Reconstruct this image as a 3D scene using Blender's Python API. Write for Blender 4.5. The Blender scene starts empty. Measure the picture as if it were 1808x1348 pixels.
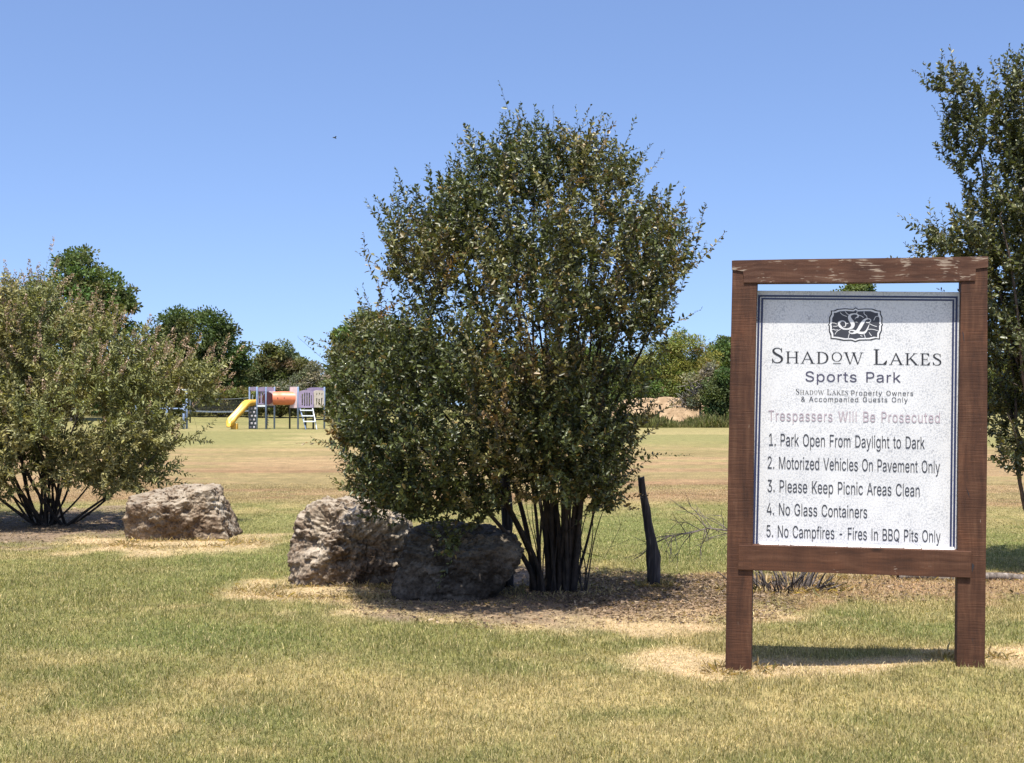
import bpy, bmesh, math, numpy as np
from mathutils import Vector, Matrix
from mathutils.geometry import delaunay_2d_cdt
R = math.radians
SC = bpy.context.scene
C = SC.collection

# ------------------------------------------------------------------ camera
FP, PX, PY, EYE, HOR = 2500.0, 904.0, 674.0, 1.5, 716.0     # focal length, centre, eye height, horizon of the photograph
PITCH = math.atan((HOR - PY) / FP)
cam = bpy.data.cameras.new('camera')
cam.sensor_width = 36.0
cam.lens = FP / 1808.0 * 36.0
cam.clip_end = 5000
cam.clip_start = 0.1
camo = bpy.data.objects.new('camera', cam)
camo.location = (0, 0, EYE)
camo.rotation_euler = (R(90) + PITCH, 0, 0)
C.objects.link(camo)
SC.camera = camo

# ------------------------------------------------------------------ light
SUN_EL, SUN_AZ = R(69.5), R(188)                              # azimuth clockwise from +Y
world = bpy.data.worlds.new('World')
SC.world = world
world.use_nodes = True
wn, wl = world.node_tree.nodes, world.node_tree.links
wn.clear()
sky = wn.new('ShaderNodeTexSky')
sky.sky_type = 'NISHITA'
sky.sun_disc = False
sky.sun_elevation = SUN_EL
sky.sun_rotation = SUN_AZ
sky.altitude = 300
sky.air_density = 1.0
sky.dust_density = 1.5
sky.ozone_density = 3.5
bgn = wn.new('ShaderNodeBackground')
bgn.inputs[1].default_value = 0.125
wo = wn.new('ShaderNodeOutputWorld')
# clean dry air: the sky keeps its blue down to the skyline
wtc = wn.new('ShaderNodeTexCoord')
wmp = wn.new('ShaderNodeVectorMath'); wmp.operation = 'MULTIPLY_ADD'
wmp.inputs[1].default_value = (1, 1, 1.3)
wmp.inputs[2].default_value = (0, 0, 0.10)
wnm = wn.new('ShaderNodeVectorMath'); wnm.operation = 'NORMALIZE'
wl.new(wtc.outputs['Generated'], wmp.inputs[0]); wl.new(wmp.outputs[0], wnm.inputs[0]); wl.new(wnm.outputs[0], sky.inputs[0])
wtn = wn.new('ShaderNodeMix'); wtn.data_type = 'RGBA'; wtn.blend_type = 'MULTIPLY'
wtn.inputs[0].default_value = 1.0
wtn.inputs[7].default_value = (0.95, 0.945, 1.03, 1)
wl.new(sky.outputs[0], wtn.inputs[6])
wl.new(wtn.outputs[2], bgn.inputs[0])
wl.new(bgn.outputs[0], wo.inputs[0])
sun = bpy.data.lights.new('sun', 'SUN')
sun.energy = 5.0
sun.angle = R(0.53)
sun.color = (1.0, 0.955, 0.88)
suno = bpy.data.objects.new('sun', sun)
sd = Vector((math.sin(SUN_AZ) * math.cos(SUN_EL), math.cos(SUN_AZ) * math.cos(SUN_EL), math.sin(SUN_EL)))
suno.rotation_euler = sd.to_track_quat('Z', 'Y').to_euler()
C.objects.link(suno)
SC.view_settings.view_transform = 'Standard'
SC.view_settings.look = 'None'
SC.view_settings.exposure = 0.85
SC.view_settings.gamma = 1.0

# ------------------------------------------------------------------ helpers
def ray(px, py):
    u = -(py - PY) / FP
    return Vector(((px - PX) / FP, math.cos(PITCH) - u * math.sin(PITCH), math.sin(PITCH) + u * math.cos(PITCH)))

def W(px, py):                                              # ground point seen at a pixel
    d = ray(px, py)
    t = -EYE / d.z
    return Vector((d.x * t, d.y * t, 0.0))

def at(px, py, Y):                                          # point seen at a pixel, Y metres away
    d = ray(px, py)
    t = Y / d.y
    return Vector((d.x * t, Y, EYE + d.z * t))

def depth(py):
    return W(PX, py).y

def _hash(ix, iy, iz, seed):
    h = (ix.astype(np.int64) * 374761393 + iy.astype(np.int64) * 668265263 + iz.astype(np.int64) * 1274126177 + seed * 974711) & 0xffffffff
    h = ((h ^ (h >> 13)) * 1274126177) & 0xffffffff
    h = ((h ^ (h >> 16)) * 2246822519) & 0xffffffff
    return ((h ^ (h >> 15)) & 0xffffff) / float(0xffffff)

def vnoise(x, y, z=None, seed=0):                           # value noise, 0..1
    if z is None:
        z = np.zeros_like(x)
    x0, y0, z0 = np.floor(x), np.floor(y), np.floor(z)
    fx, fy, fz = x - x0, y - y0, z - z0
    fx, fy, fz = [f * f * f * (f * (f * 6 - 15) + 10) for f in (fx, fy, fz)]
    r = 0
    for dx in (0, 1):
        for dy in (0, 1):
            for dz in (0, 1):
                w = (fx if dx else 1 - fx) * (fy if dy else 1 - fy) * (fz if dz else 1 - fz)
                r = r + w * _hash(x0 + dx, y0 + dy, z0 + dz, seed)
    return r

def fbm(x, y, z=None, seed=0, oct=4, gain=0.5):
    s, a, t = 0, 1.0, 0.0
    for k in range(oct):
        f = 2.03 ** k
        s = s + a * vnoise(x * f + 17.3 * k, y * f - 9.1 * k, None if z is None else z * f + 3.7 * k, seed + k * 31)
        t += a
        a *= gain
    return s / t

def sstep(a, b, x):
    t = np.clip((x - a) / (b - a), 0, 1)
    return t * t * (3 - 2 * t)

def mesh_np(name, v, faces, mat, parent=None, col=None, smooth=False):
    """v (N,3); faces: list of int arrays (M,k), each of one k."""
    me = bpy.data.meshes.new(name)
    v = np.asarray(v, np.float32)
    me.vertices.add(len(v))
    me.vertices.foreach_set('co', v.ravel())
    faces = [np.asarray(f, np.int32) for f in faces if len(f)]
    loops = np.concatenate([f.ravel() for f in faces])
    tot = np.concatenate([np.full(len(f), f.shape[1], np.int32) for f in faces])
    me.loops.add(len(loops))
    me.loops.foreach_set('vertex_index', loops)
    me.polygons.add(len(tot))
    me.polygons.foreach_set('loop_start', np.concatenate([[0], np.cumsum(tot)[:-1]]).astype(np.int32))
    me.polygons.foreach_set('loop_total', tot)
    if smooth:
        me.polygons.foreach_set('use_smooth', np.ones(len(tot), bool))
    if col is not None:
        a = me.color_attributes.new('Col', 'FLOAT_COLOR', 'POINT')
        c = np.ones((len(v), 4), np.float32)
        c[:, :3] = col
        a.data.foreach_set('color', c.ravel())
    me.update(calc_edges=True)
    me.validate()
    if mat:
        me.materials.append(mat)
    o = bpy.data.objects.new(name, me)
    C.objects.link(o)
    if parent:
        o.parent = parent
    return o

def bm_obj(name, bm, mat, parent=None, smooth=False):
    bmesh.ops.recalc_face_normals(bm, faces=bm.faces)
    me = bpy.data.meshes.new(name)
    bm.to_mesh(me)
    bm.free()
    for p in me.polygons:
        p.use_smooth = smooth
    me.materials.append(mat)
    o = bpy.data.objects.new(name, me)
    C.objects.link(o)
    if parent:
        o.parent = parent
    return o

def tag(o, label=None, cat=None, group=None, kind=None):
    if label: o['label'] = label
    if cat: o['category'] = cat
    if group: o['group'] = group
    if kind: o['kind'] = kind
    return o

def thing(name, loc, label, cat, group=None, rz=0.0):
    o = bpy.data.objects.new(name, None)
    o.location = loc
    o.rotation_euler = (0, 0, rz)
    o.empty_display_size = 0.2
    C.objects.link(o)
    return tag(o, label, cat, group)

def prism(bm, poly, y0, y1, bevel=0.0):
    """poly: (x,z) outline, extruded from y0 to y1."""
    n = len(poly)
    a = [bm.verts.new((p[0], y0, p[1])) for p in poly]
    b = [bm.verts.new((p[0], y1, p[1])) for p in poly]
    fs = [bm.faces.new(a), bm.faces.new(b[::-1])]
    for i in range(n):
        fs.append(bm.faces.new((a[i], b[i], b[(i + 1) % n], a[(i + 1) % n])))
    if bevel:
        es = list({e for f in fs for e in f.edges})
        bmesh.ops.bevel(bm, geom=es, offset=bevel, segments=2, affect='EDGES', profile=0.6)

def box(bm, c, s, rot=None, bevel=0.0):
    r = bmesh.ops.create_cube(bm, size=1.0)
    M = Matrix.Translation(c) @ (rot if rot else Matrix()) @ Matrix.Diagonal((*s, 1))
    bmesh.ops.transform(bm, matrix=M, verts=r['verts'])
    if bevel:
        es = list({e for v in r['verts'] for e in v.link_edges})
        bmesh.ops.bevel(bm, geom=es, offset=bevel, segments=2, affect='EDGES', profile=0.6)

def tube(bm, pts, radii, sides=8, cap=True):
    pts = [Vector(p) for p in pts]
    if not hasattr(radii, '__len__'):
        radii = [radii] * len(pts)
    rings = []
    for i, p in enumerate(pts):
        t = (pts[min(i + 1, len(pts) - 1)] - pts[max(i - 1, 0)]).normalized()
        ref = Vector((0, 0, 1)) if abs(t.z) < 0.9 else Vector((1, 0, 0))
        u = t.cross(ref).normalized()
        w = t.cross(u)
        rings.append([bm.verts.new(p + (u * math.cos(2 * math.pi * k / sides) + w * math.sin(2 * math.pi * k / sides)) * radii[i]) for k in range(sides)])
    for a, b in zip(rings, rings[1:]):
        for k in range(sides):
            bm.faces.new((a[k], a[(k + 1) % sides], b[(k + 1) % sides], b[k]))
    if cap:
        bm.faces.new(rings[0][::-1])
        bm.faces.new(rings[-1])

class Tubes:                                                # many tapered branches as one numpy mesh
    def __init__(s): s.v, s.f, s.n = [], [], 0
    def add(s, P, r, sides=5):
        P = np.asarray(P, float)
        r = np.broadcast_to(np.asarray(r, float), (len(P),))
        T = np.gradient(P, axis=0)
        T /= np.linalg.norm(T, axis=1)[:, None] + 1e-9
        ref = np.where(np.abs(T[:, 2:3]) < 0.9, [[0, 0, 1.0]], [[1.0, 0, 0]])
        U = np.cross(T, ref); U /= np.linalg.norm(U, axis=1)[:, None] + 1e-9
        V = np.cross(T, U)
        a = np.arange(sides) * 2 * np.pi / sides
        ring = P[:, None, :] + (U[:, None, :] * np.cos(a)[None, :, None] + V[:, None, :] * np.sin(a)[None, :, None]) * r[:, None, None]
        n = len(P)
        i = np.arange(n - 1)[:, None] * sides + np.arange(sides)[None]
        j = np.arange(n - 1)[:, None] * sides + (np.arange(sides)[None] + 1) % sides
        s.f.append(np.stack([i, j, j + sides, i + sides], -1).reshape(-1, 4) + s.n)
        s.v.append(ring.reshape(-1, 3))
        s.n += n * sides
    def build(s, name, mat, parent=None, smooth=True):
        return mesh_np(name, np.concatenate(s.v), [np.concatenate(s.f)], mat, parent, smooth=smooth)

def norm(a):
    return a / (np.linalg.norm(a, axis=-1, keepdims=True) + 1e-9)

def leaves(P, D, L, wr, col, rng, fold=0.35, droop=0.15):
    """Pointed folded leaves: base P, direction D, length L; 6 vertices and two quads each."""
    N = len(P)
    D = norm(D)
    side = norm(np.cross(D, norm(rng.normal(size=(N, 3)) + [0, 0, 0.8])))
    up = np.cross(side, D)
    L = np.broadcast_to(L, (N,))[:, None]
    w = L * np.broadcast_to(wr, (N,))[:, None] * 0.5
    f = fold * w
    tip = P + D * L - up * L * droop
    l1 = P + D * L * 0.30 + side * w * 0.9 + up * f
    l2 = P + D * L * 0.68 + side * w * 0.75 + up * f * 0.6 - up * L * droop * 0.3
    r1 = P + D * L * 0.30 - side * w * 0.9 + up * f
    r2 = P + D * L * 0.68 - side * w * 0.75 + up * f * 0.6 - up * L * droop * 0.3
    v = np.stack([P, l1, l2, tip, r2, r1], 1).reshape(-1, 3)
    b = np.arange(N)[:, None] * 6
    f = np.concatenate([b + [[0, 3, 2, 1]], b + [[0, 5, 4, 3]]])
    return v, f, np.repeat(col, 6, axis=0)

# ------------------------------------------------------------------ materials
def new_mat(name):
    m = bpy.data.materials.new(name)
    m.use_nodes = True
    nt = m.node_tree
    return m, nt, nt.nodes, nt.links, nt.nodes['Principled BSDF']

def node(nt, t, **kw):
    n = nt.nodes.new(t)
    for k, v in kw.items():
        if k.startswith('i_'):
            n.inputs[k[2:].replace('_', ' ')].default_value = v
        else:
            setattr(n, k, v)
    return n

def ramp(nt, stops, interp='LINEAR'):
    r = nt.nodes.new('ShaderNodeValToRGB')
    r.color_ramp.interpolation = interp
    while len(r.color_ramp.elements) < len(stops):
        r.color_ramp.elements.new(0.5)
    for e, (p, c) in zip(r.color_ramp.elements, stops):
        e.position = p
        e.color = (*c, 1) if len(c) == 3 else c
    return r

def mixc(nt, fac, a, b, mode='MIX'):
    m = nt.nodes.new('ShaderNodeMix')
    m.data_type = 'RGBA'
    m.blend_type = mode
    for s, x in ((m.inputs[0], fac), (m.inputs[6], a), (m.inputs[7], b)):
        if isinstance(x, bpy.types.NodeSocket): nt.links.new(x, s)
        elif isinstance(x, (int, float)): s.default_value = x
        else: s.default_value = (*x, 1)
    return m.outputs[2]

def leaf_mat(name, trans=0.25, rough=0.42, spec=0.5, sat=1.0):
    m, nt, N, L, p = new_mat(name)
    at_ = node(nt, 'ShaderNodeAttribute', attribute_name='Col')
    L.new(at_.outputs[0], p.inputs['Base Color'])
    p.inputs['Roughness'].default_value = rough
    p.inputs['Specular IOR Level'].default_value = spec
    t = N.new('ShaderNodeBsdfTranslucent')
    c = mixc(nt, 1.0, at_.outputs[0], (1.5, 1.55, 0.55), 'MULTIPLY')
    L.new(c, t.inputs[0])
    x = N.new('ShaderNodeMixShader')
    x.inputs[0].default_value = trans
    L.new(p.outputs[0], x.inputs[1]); L.new(t.outputs[0], x.inputs[2])
    L.new(x.outputs[0], N['Material Output'].inputs[0])
    return m

def noisy(name, c1, c2, scale=8.0, rough=0.7, bump=0.3, bscale=None, metal=0.0, spec=0.4, dist=0.02):
    m, nt, N, L, p = new_mat(name)
    tc = N.new('ShaderNodeTexCoord')
    n = node(nt, 'ShaderNodeTexNoise'); n.inputs['Scale'].default_value = scale; n.inputs['Detail'].default_value = 8
    L.new(tc.outputs['Object'], n.inputs['Vector'])
    r = ramp(nt, [(0.35, c1), (0.65, c2)])
    L.new(n.outputs[0], r.inputs[0]); L.new(r.outputs[0], p.inputs['Base Color'])
    p.inputs['Roughness'].default_value = rough
    p.inputs['Specular IOR Level'].default_value = spec
    p.inputs['Metallic'].default_value = metal
    if bump:
        n2 = node(nt, 'ShaderNodeTexNoise'); n2.inputs['Scale'].default_value = bscale or scale * 4; n2.inputs['Detail'].default_value = 10
        L.new(tc.outputs['Object'], n2.inputs['Vector'])
        b = N.new('ShaderNodeBump'); b.inputs['Strength'].default_value = bump; b.inputs['Distance'].default_value = dist
        L.new(n2.outputs[0], b.inputs['Height']); L.new(b.outputs[0], p.inputs['Normal'])
    return m

def wood_mat(name, axis, c_dark, c_mid, c_light, chips=0.5, saw=0.3):
    """Stained rough-sawn timber; grain runs along the given axis (0 = x, 2 = z)."""
    m, nt, N, L, p = new_mat(name)
    tc = N.new('ShaderNodeTexCoord')
    mp = N.new('ShaderNodeMapping')
    sc = [38, 38, 38]; sc[axis] = 2.2
    mp.inputs['Scale'].default_value = sc
    L.new(tc.outputs['Object'], mp.inputs['Vector'])
    # wandering grain
    wob = node(nt, 'ShaderNodeTexNoise'); wob.inputs['Scale'].default_value = 3.0; wob.inputs['Detail'].default_value = 2
    L.new(tc.outputs['Object'], wob.inputs['Vector'])
    add = N.new('ShaderNodeVectorMath'); add.operation = 'MULTIPLY_ADD'
    add.inputs[1].default_value = (2.6, 2.6, 2.6)
    L.new(wob.outputs[1], add.inputs[0]); L.new(mp.outputs[0], add.inputs[2])
    g = node(nt, 'ShaderNodeTexNoise'); g.inputs['Scale'].default_value = 1.0; g.inputs['Detail'].default_value = 9; g.inputs['Roughness'].default_value = 0.62
    L.new(add.outputs[0], g.inputs['Vector'])
    r = ramp(nt, [(0.22, c_dark), (0.5, c_mid), (0.78, c_light)])
    L.new(g.outputs[0], r.inputs[0])
    # blotches of faded and darker stain
    bl = node(nt, 'ShaderNodeTexNoise'); bl.inputs['Scale'].default_value = 4.5; bl.inputs['Detail'].default_value = 5
    L.new(tc.outputs['Object'], bl.inputs['Vector'])
    br = ramp(nt, [(0.3, (0.62, 0.58, 0.56)), (0.55, (1, 1, 1)), (0.75, (1.25, 1.15, 1.05))])
    L.new(bl.outputs[0], br.inputs[0])
    c = mixc(nt, 1.0, r.outputs[0], br.outputs[0], 'MULTIPLY')
    # saw marks across the grain
    mp2 = N.new('ShaderNodeMapping'); s2 = [7, 7, 7]; s2[axis] = 150
    mp2.inputs['Scale'].default_value = s2
    L.new(tc.outputs['Object'], mp2.inputs['Vector'])
    sw = node(nt, 'ShaderNodeTexNoise'); sw.inputs['Scale'].default_value = 1.0; sw.inputs['Detail'].default_value = 4
    L.new(mp2.outputs[0], sw.inputs['Vector'])
    sr = ramp(nt, [(0.42, (0.78, 0.78, 0.78)), (0.6, (1.12, 1.12, 1.12))])
    L.new(sw.outputs[0], sr.inputs[0])
    c = mixc(nt, saw, c, mixc(nt, 1.0, c, sr.outputs[0], 'MULTIPLY'))
    # raised bare fibres where the stain has worn off
    mp3 = N.new('ShaderNodeMapping'); s3 = [150, 150, 150]; s3[axis] = 8
    mp3.inputs['Scale'].default_value = s3
    L.new(add.outputs[0], mp3.inputs['Vector'])
    mp3.inputs['Scale'].default_value = [v / 38 if i != axis else v / 2.2 for i, v in enumerate(s3)]
    ch = node(nt, 'ShaderNodeTexNoise'); ch.inputs['Scale'].default_value = 1.0; ch.inputs['Detail'].default_value = 3
    L.new(mp3.outputs[0], ch.inputs['Vector'])
    where = node(nt, 'ShaderNodeTexNoise'); where.inputs['Scale'].default_value = 9.0; where.inputs['Detail'].default_value = 3
    L.new(tc.outputs['Object'], where.inputs['Vector'])
    mul = N.new('ShaderNodeMath'); mul.operation = 'MULTIPLY'
    L.new(ch.outputs[0], mul.inputs[0]); L.new(where.outputs[0], mul.inputs[1])
    t0 = 0.46 - 0.19 * chips
    chr_ = ramp(nt, [(t0, (0, 0, 0)), (t0 + 0.035, (1, 1, 1))])
    L.new(mul.outputs[0], chr_.inputs[0])
    c = mixc(nt, chr_.outputs[0], c, (0.27, 0.205, 0.15))
    # knots
    vo = node(nt, 'ShaderNodeTexVoronoi'); vo.inputs['Scale'].default_value = 1.0
    mpk = N.new('ShaderNodeMapping'); sk = [5.5, 5.5, 5.5]; sk[axis] = 2.6
    mpk.inputs['Scale'].default_value = sk
    L.new(tc.outputs['Object'], mpk.inputs['Vector']); L.new(mpk.outputs[0], vo.inputs['Vector'])
    kr = ramp(nt, [(0.05, (1, 1, 1)), (0.13, (0, 0, 0))])
    L.new(vo.outputs['Distance'], kr.inputs[0])
    c = mixc(nt, kr.outputs[0], c, [v * 0.45 for v in c_dark])
    L.new(c, p.inputs['Base Color'])
    p.inputs['Roughness'].default_value = 0.72
    p.inputs['Specular IOR Level'].default_value = 0.3
    ad = N.new('ShaderNodeMath'); ad.operation = 'ADD'
    L.new(g.outputs[0], ad.inputs[0]); L.new(sw.outputs[0], ad.inputs[1])
    b = N.new('ShaderNodeBump'); b.inputs['Strength'].default_value = 0.5; b.inputs['Distance'].default_value = 0.004
    L.new(ad.outputs[0], b.inputs['Height']); L.new(b.outputs[0], p.inputs['Normal'])
    return m

def plain(name, c, rough=0.5, spec=0.5):
    m, nt, N, L, p = new_mat(name)
    tc = N.new('ShaderNodeTexCoord')
    n = node(nt, 'ShaderNodeTexNoise'); n.inputs['Scale'].default_value = 5; n.inputs['Detail'].default_value = 6
    L.new(tc.outputs['Object'], n.inputs['Vector'])
    r = ramp(nt, [(0.3, [v * 0.86 for v in c]), (0.7, [min(1, v * 1.1) for v in c])])
    L.new(n.outputs[0], r.inputs[0]); L.new(r.outputs[0], p.inputs['Base Color'])
    p.inputs['Roughness'].default_value = rough
    p.inputs['Specular IOR Level'].default_value = spec
    return m

M_post = wood_mat('stained_post', 2, (0.034, 0.015, 0.008), (0.078, 0.032, 0.0155), (0.122, 0.059, 0.031), chips=0.08, saw=0.75)
M_rail_top = wood_mat('weathered_rail', 0, (0.030, 0.014, 0.008), (0.080, 0.033, 0.017), (0.138, 0.074, 0.045), chips=0.74, saw=0.1)
M_rail = wood_mat('stained_rail', 0, (0.034, 0.015, 0.008), (0.080, 0.033, 0.016), (0.118, 0.056, 0.030), chips=0.1, saw=0.25)
M_leaf = leaf_mat('glossy_leaf', 0.16, 0.42, 0.5)
M_leaf_dull = leaf_mat('dull_leaf', 0.18, 0.5, 0.35)
M_leaf_far = leaf_mat('far_leaf', 0.22, 0.7, 0.15)
M_blade = leaf_mat('grass_blade', 0.28, 0.55, 0.25)
M_bark = noisy('smooth_bark', (0.045, 0.032, 0.024), (0.12, 0.082, 0.058), 14, 0.8, 0.4, 40)
M_bark_shaded = noisy('shaded_bark', (0.015, 0.012, 0.010), (0.050, 0.037, 0.028), 14, 0.85, 0.5, 40)  # bark darkened: the shade under the crowns is put into its colour
M_bark_far = noisy('far_bark', (0.06, 0.05, 0.04), (0.13, 0.11, 0.09), 5, 0.9, 0.3)

# ------------------------------------------------------------------ ground
def ell(px, py, rpx, rpy):                                  # a patch of ground given by where it is seen
    c = W(px, py)
    return (c.x, c.y, rpx * c.y / FP, abs(W(px, py - rpy).y - W(px, py + rpy).y) / 2)

MULCH = [ell(930, 1046, 330, 48), ell(1130, 1040, 190, 30), ell(40, 928, 250, 32)]
DRYBED = [ell(1520, 1035, 430, 26), ell(1200, 1062, 190, 34), ell(1760, 1036, 200, 20)]
STRAW = [ell(560, 1042, 125, 27), ell(700, 1062, 150, 24), ell(310, 956, 165, 20), ell(1250, 1172, 110, 26), ell(1360, 1180, 90, 24), ell(1740, 1176, 110, 24),
         ell(1080, 1092, 260, 22), ell(1540, 1184, 200, 16), ell(1180, 1086, 120, 18), ell(1860, 1170, 130, 22)]
TAN = [ell(230, 1285, 150, 32), ell(560, 1200, 200, 20), ell(900, 1240, 260, 30), ell(150, 1160, 160, 14), ell(1250, 1290, 240, 26), ell(650, 1300, 110, 18),
       ell(1560, 1250, 200, 18), ell(420, 1330, 200, 14)]
GREEN = [ell(40, 1325, 130, 30), ell(330, 1130, 210, 30), ell(420, 1000, 120, 35), ell(1450, 1095, 220, 28), ell(1160, 945, 160, 40), ell(1100, 1175, 160, 16),
         ell(1620, 1115, 240, 18), ell(480, 1270, 120, 22), ell(1790, 960, 90, 40), ell(460, 930, 110, 30)]

def emask(x, y, es, soft=0.35, rag=0.5, seed=0):
    n = (fbm(x * 2.2, y * 1.6, seed=seed, oct=4) - 0.5) * 2 * rag
    m = np.zeros_like(x)
    for (cx, cy, rx, ry) in es:
        d = np.sqrt(((x - cx) / rx) ** 2 + ((y - cy) / ry) ** 2)
        m = np.maximum(m, 1 - sstep(1 - soft, 1 + soft, d + n))
    return m

def lerp(a, b, t):
    return a * (1 - t[:, None]) + np.asarray(b) * t[:, None]

D_ = lambda py: depth(py)
B0, B1, B2, B3, B4 = D_(985), D_(897), D_(835), D_(792), D_(757)

def turf(x, y):
    """Colour of the lawn at world x, y, with masks of mulch and straw."""
    n1 = fbm(x * 0.55 + 5, y * 0.42, seed=3, oct=5)
    n2 = fbm(x * 2.4, y * 2.0, seed=8, oct=4)
    n3 = vnoise(x * 9, y * 9, seed=12)
    g = np.array([0.148, 0.146, 0.053]); yel = np.array([0.280, 0.222, 0.110]); tan = np.array([0.240, 0.168, 0.096]); brn = np.array([0.185, 0.114, 0.066])
    k = sstep(0.40, 0.60, n1 * 0.6 + n2 * 0.4)
    c = lerp(np.tile(g, (len(x), 1)), yel, k * 0.62 + 0.04)
    c = lerp(c, yel * 1.12, emask(x, y, TAN, 0.6, 0.9, 21) * 0.6)
    c = lerp(c, g * np.array([0.82, 0.96, 0.85]), emask(x, y, GREEN, 0.6, 0.8, 22) * 0.65)
    # broad bands of the mown field, their edges wandering
    wob = (fbm(x * 0.12, y * 0.05 + 3, seed=31, oct=3) - 0.5)
    yy = y * (1 + 0.22 * wob)
    stre = 0.6 * fbm(x * 0.10 + 0.03 * y, y * 0.9, seed=41, oct=4) + 0.4 * fbm(x * 0.5, y * 0.35, seed=45, oct=4)
    band = sstep(B1 * 0.97, B1 * 1.05, yy) * (1 - sstep(B3 * 0.9, B3 * 1.15, yy))
    bc = lerp(np.tile(brn, (len(x), 1)), tan, sstep(0.30, 0.70, stre))
    bc = lerp(bc, np.array([0.26, 0.19, 0.105]), sstep(B2 * 0.95, B2 * 1.2, yy) * sstep(0.45, 0.6, fbm(x * 0.05, y * 0.6, seed=43, oct=3)) * 0.7)
    bc = lerp(bc, np.array([0.175, 0.150, 0.068]), sstep(0.50, 0.62, fbm(x * 0.22, y * 0.55, seed=47, oct=4)) * 0.6)
    bc = bc * (0.85 + 0.3 * fbm(x * 0.9, y * 0.5, seed=49, oct=4))[:, None]
    c = lerp(c, bc, band * 0.92)
    far = sstep(B3 * 0.92, B3 * 1.2, yy)
    fc = lerp(np.tile(np.array([0.170, 0.160, 0.068]), (len(x), 1)), np.array([0.255, 0.21, 0.105]), sstep(0.44, 0.62, (0.55 * fbm(x * 0.03 + 0.012 * y, y * 0.20, seed=51, oct=4) + 0.45 * fbm(x * 0.14, y * 0.06, seed=53, oct=4))) * (1 - 0.6 * sstep(55, 95, y)))
    c = lerp(c, fc, far)
    c = c * (0.86 + 0.28 * n3)[:, None]
    dry = emask(x, y, DRYBED, 0.4, 0.7, 61)
    c = lerp(c, np.array([0.28, 0.175, 0.112]) , dry * (0.55 + 0.4 * n2))
    st = emask(x, y, STRAW, 0.45, 0.75, 63)
    mu = emask(x, y, MULCH, 0.30, 0.55, 62)
    c = lerp(c, np.array([0.165, 0.122, 0.092]) * (0.7 + 0.6 * vnoise(x * 14, y * 14, seed=66))[:, None], mu * 0.95)
    st = st * (1 - 0.75 * mu)
    c = lerp(c, np.array([0.395, 0.295, 0.185]) * (0.85 + 0.3 * n2)[:, None], st * 0.9)
    return np.clip(c * 1.12, 0, 1), mu, st, dry

def ground_z(x, y):
    z = (fbm(x * 0.8, y * 0.8, seed=71, oct=3) - 0.5) * 0.05 * sstep(4, 7, y) * (1 - sstep(20, 40, y))
    z = z + 0.075 * np.exp(-((x - 2.62) / 0.75) ** 2 - ((y - 7.75) / 0.7) ** 2)        # the ground swells under the right sign post
    return z + 0.75 * sstep(88, 122, y) * (1 - sstep(-9, 1, x))                        # and rises towards the trees on the left

ys = np.concatenate([-np.geomspace(60, 2, 10), np.linspace(-1.5, 5, 20), np.geomspace(5.06, 30, 560), np.geomspace(30.3, 120, 200), np.geomspace(124, 4000, 40)])
tt = np.linspace(-1, 1, 420)
gx = (tt[None] * (np.abs(ys)[:, None] * 0.48 + 3.5))
gy = np.repeat(ys[:, None], len(tt), 1)
gx, gy = gx.ravel(), gy.ravel()
gc, gm, gs, gd = turf(gx, gy)
gz = ground_z(gx, gy)
nr, nc = len(ys), len(tt)
ii = (np.arange(nr - 1)[:, None] * nc + np.arange(nc - 1)[None]).ravel()
m, nt, N, L, p = new_mat('dry_turf')
a_ = node(nt, 'ShaderNodeAttribute', attribute_name='Col')
ge = N.new('ShaderNodeNewGeometry')
mpg = N.new('ShaderNodeMapping'); mpg.inputs['Scale'].default_value = (1.0, 0.45, 1.0)
L.new(ge.outputs['Position'], mpg.inputs['Vector'])
n1 = node(nt, 'ShaderNodeTexNoise'); n1.inputs['Scale'].default_value = 26; n1.inputs['Detail'].default_value = 8; n1.inputs['Roughness'].default_value = 0.7
n2 = node(nt, 'ShaderNodeTexNoise'); n2.inputs['Scale'].default_value = 3.2; n2.inputs['Detail'].default_value = 8; n2.inputs['Roughness'].default_value = 0.65
L.new(mpg.outputs[0], n1.inputs['Vector']); L.new(mpg.outputs[0], n2.inputs['Vector'])
r1 = ramp(nt, [(0.32, (0.55, 0.56, 0.5)), (0.68, (1.38, 1.34, 1.3))])
r2 = ramp(nt, [(0.35, (0.84, 0.86, 0.82)), (0.65, (1.16, 1.13, 1.1))])
L.new(n1.outputs[0], r1.inputs[0]); L.new(n2.outputs[0], r2.inputs[0])
c = mixc(nt, 1.0, a_.outputs[0], r1.outputs[0], 'MULTIPLY')
c = mixc(nt, 1.0, c, r2.outputs[0], 'MULTIPLY')
L.new(c, p.inputs['Base Color'])
p.inputs['Roughness'].default_value = 0.95
p.inputs['Specular IOR Level'].default_value = 0.1
b = N.new('ShaderNodeBump'); b.inputs['Strength'].default_value = 0.8; b.inputs['Distance'].default_value = 0.03
L.new(n1.outputs[0], b.inputs['Height']); L.new(b.outputs[0], p.inputs['Normal'])
ground = mesh_np('ground', np.c_[gx, gy, gz], [np.c_[ii, ii + 1, ii + nc + 1, ii + nc]], m, col=gc, smooth=True)
tag(ground, kind='structure')

# ------------------------------------------------------------------ grass: blades over the near lawn
rng = np.random.default_rng(4)
def scatter(n, y0, y1, pw, margin):
    u = rng.random(n)
    e = 2 - pw
    y = (y0 ** e + u * (y1 ** e - y0 ** e)) ** (1 / e)
    x = rng.uniform(-1, 1, n) * (y * 0.385 + margin)
    return x, y

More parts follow.
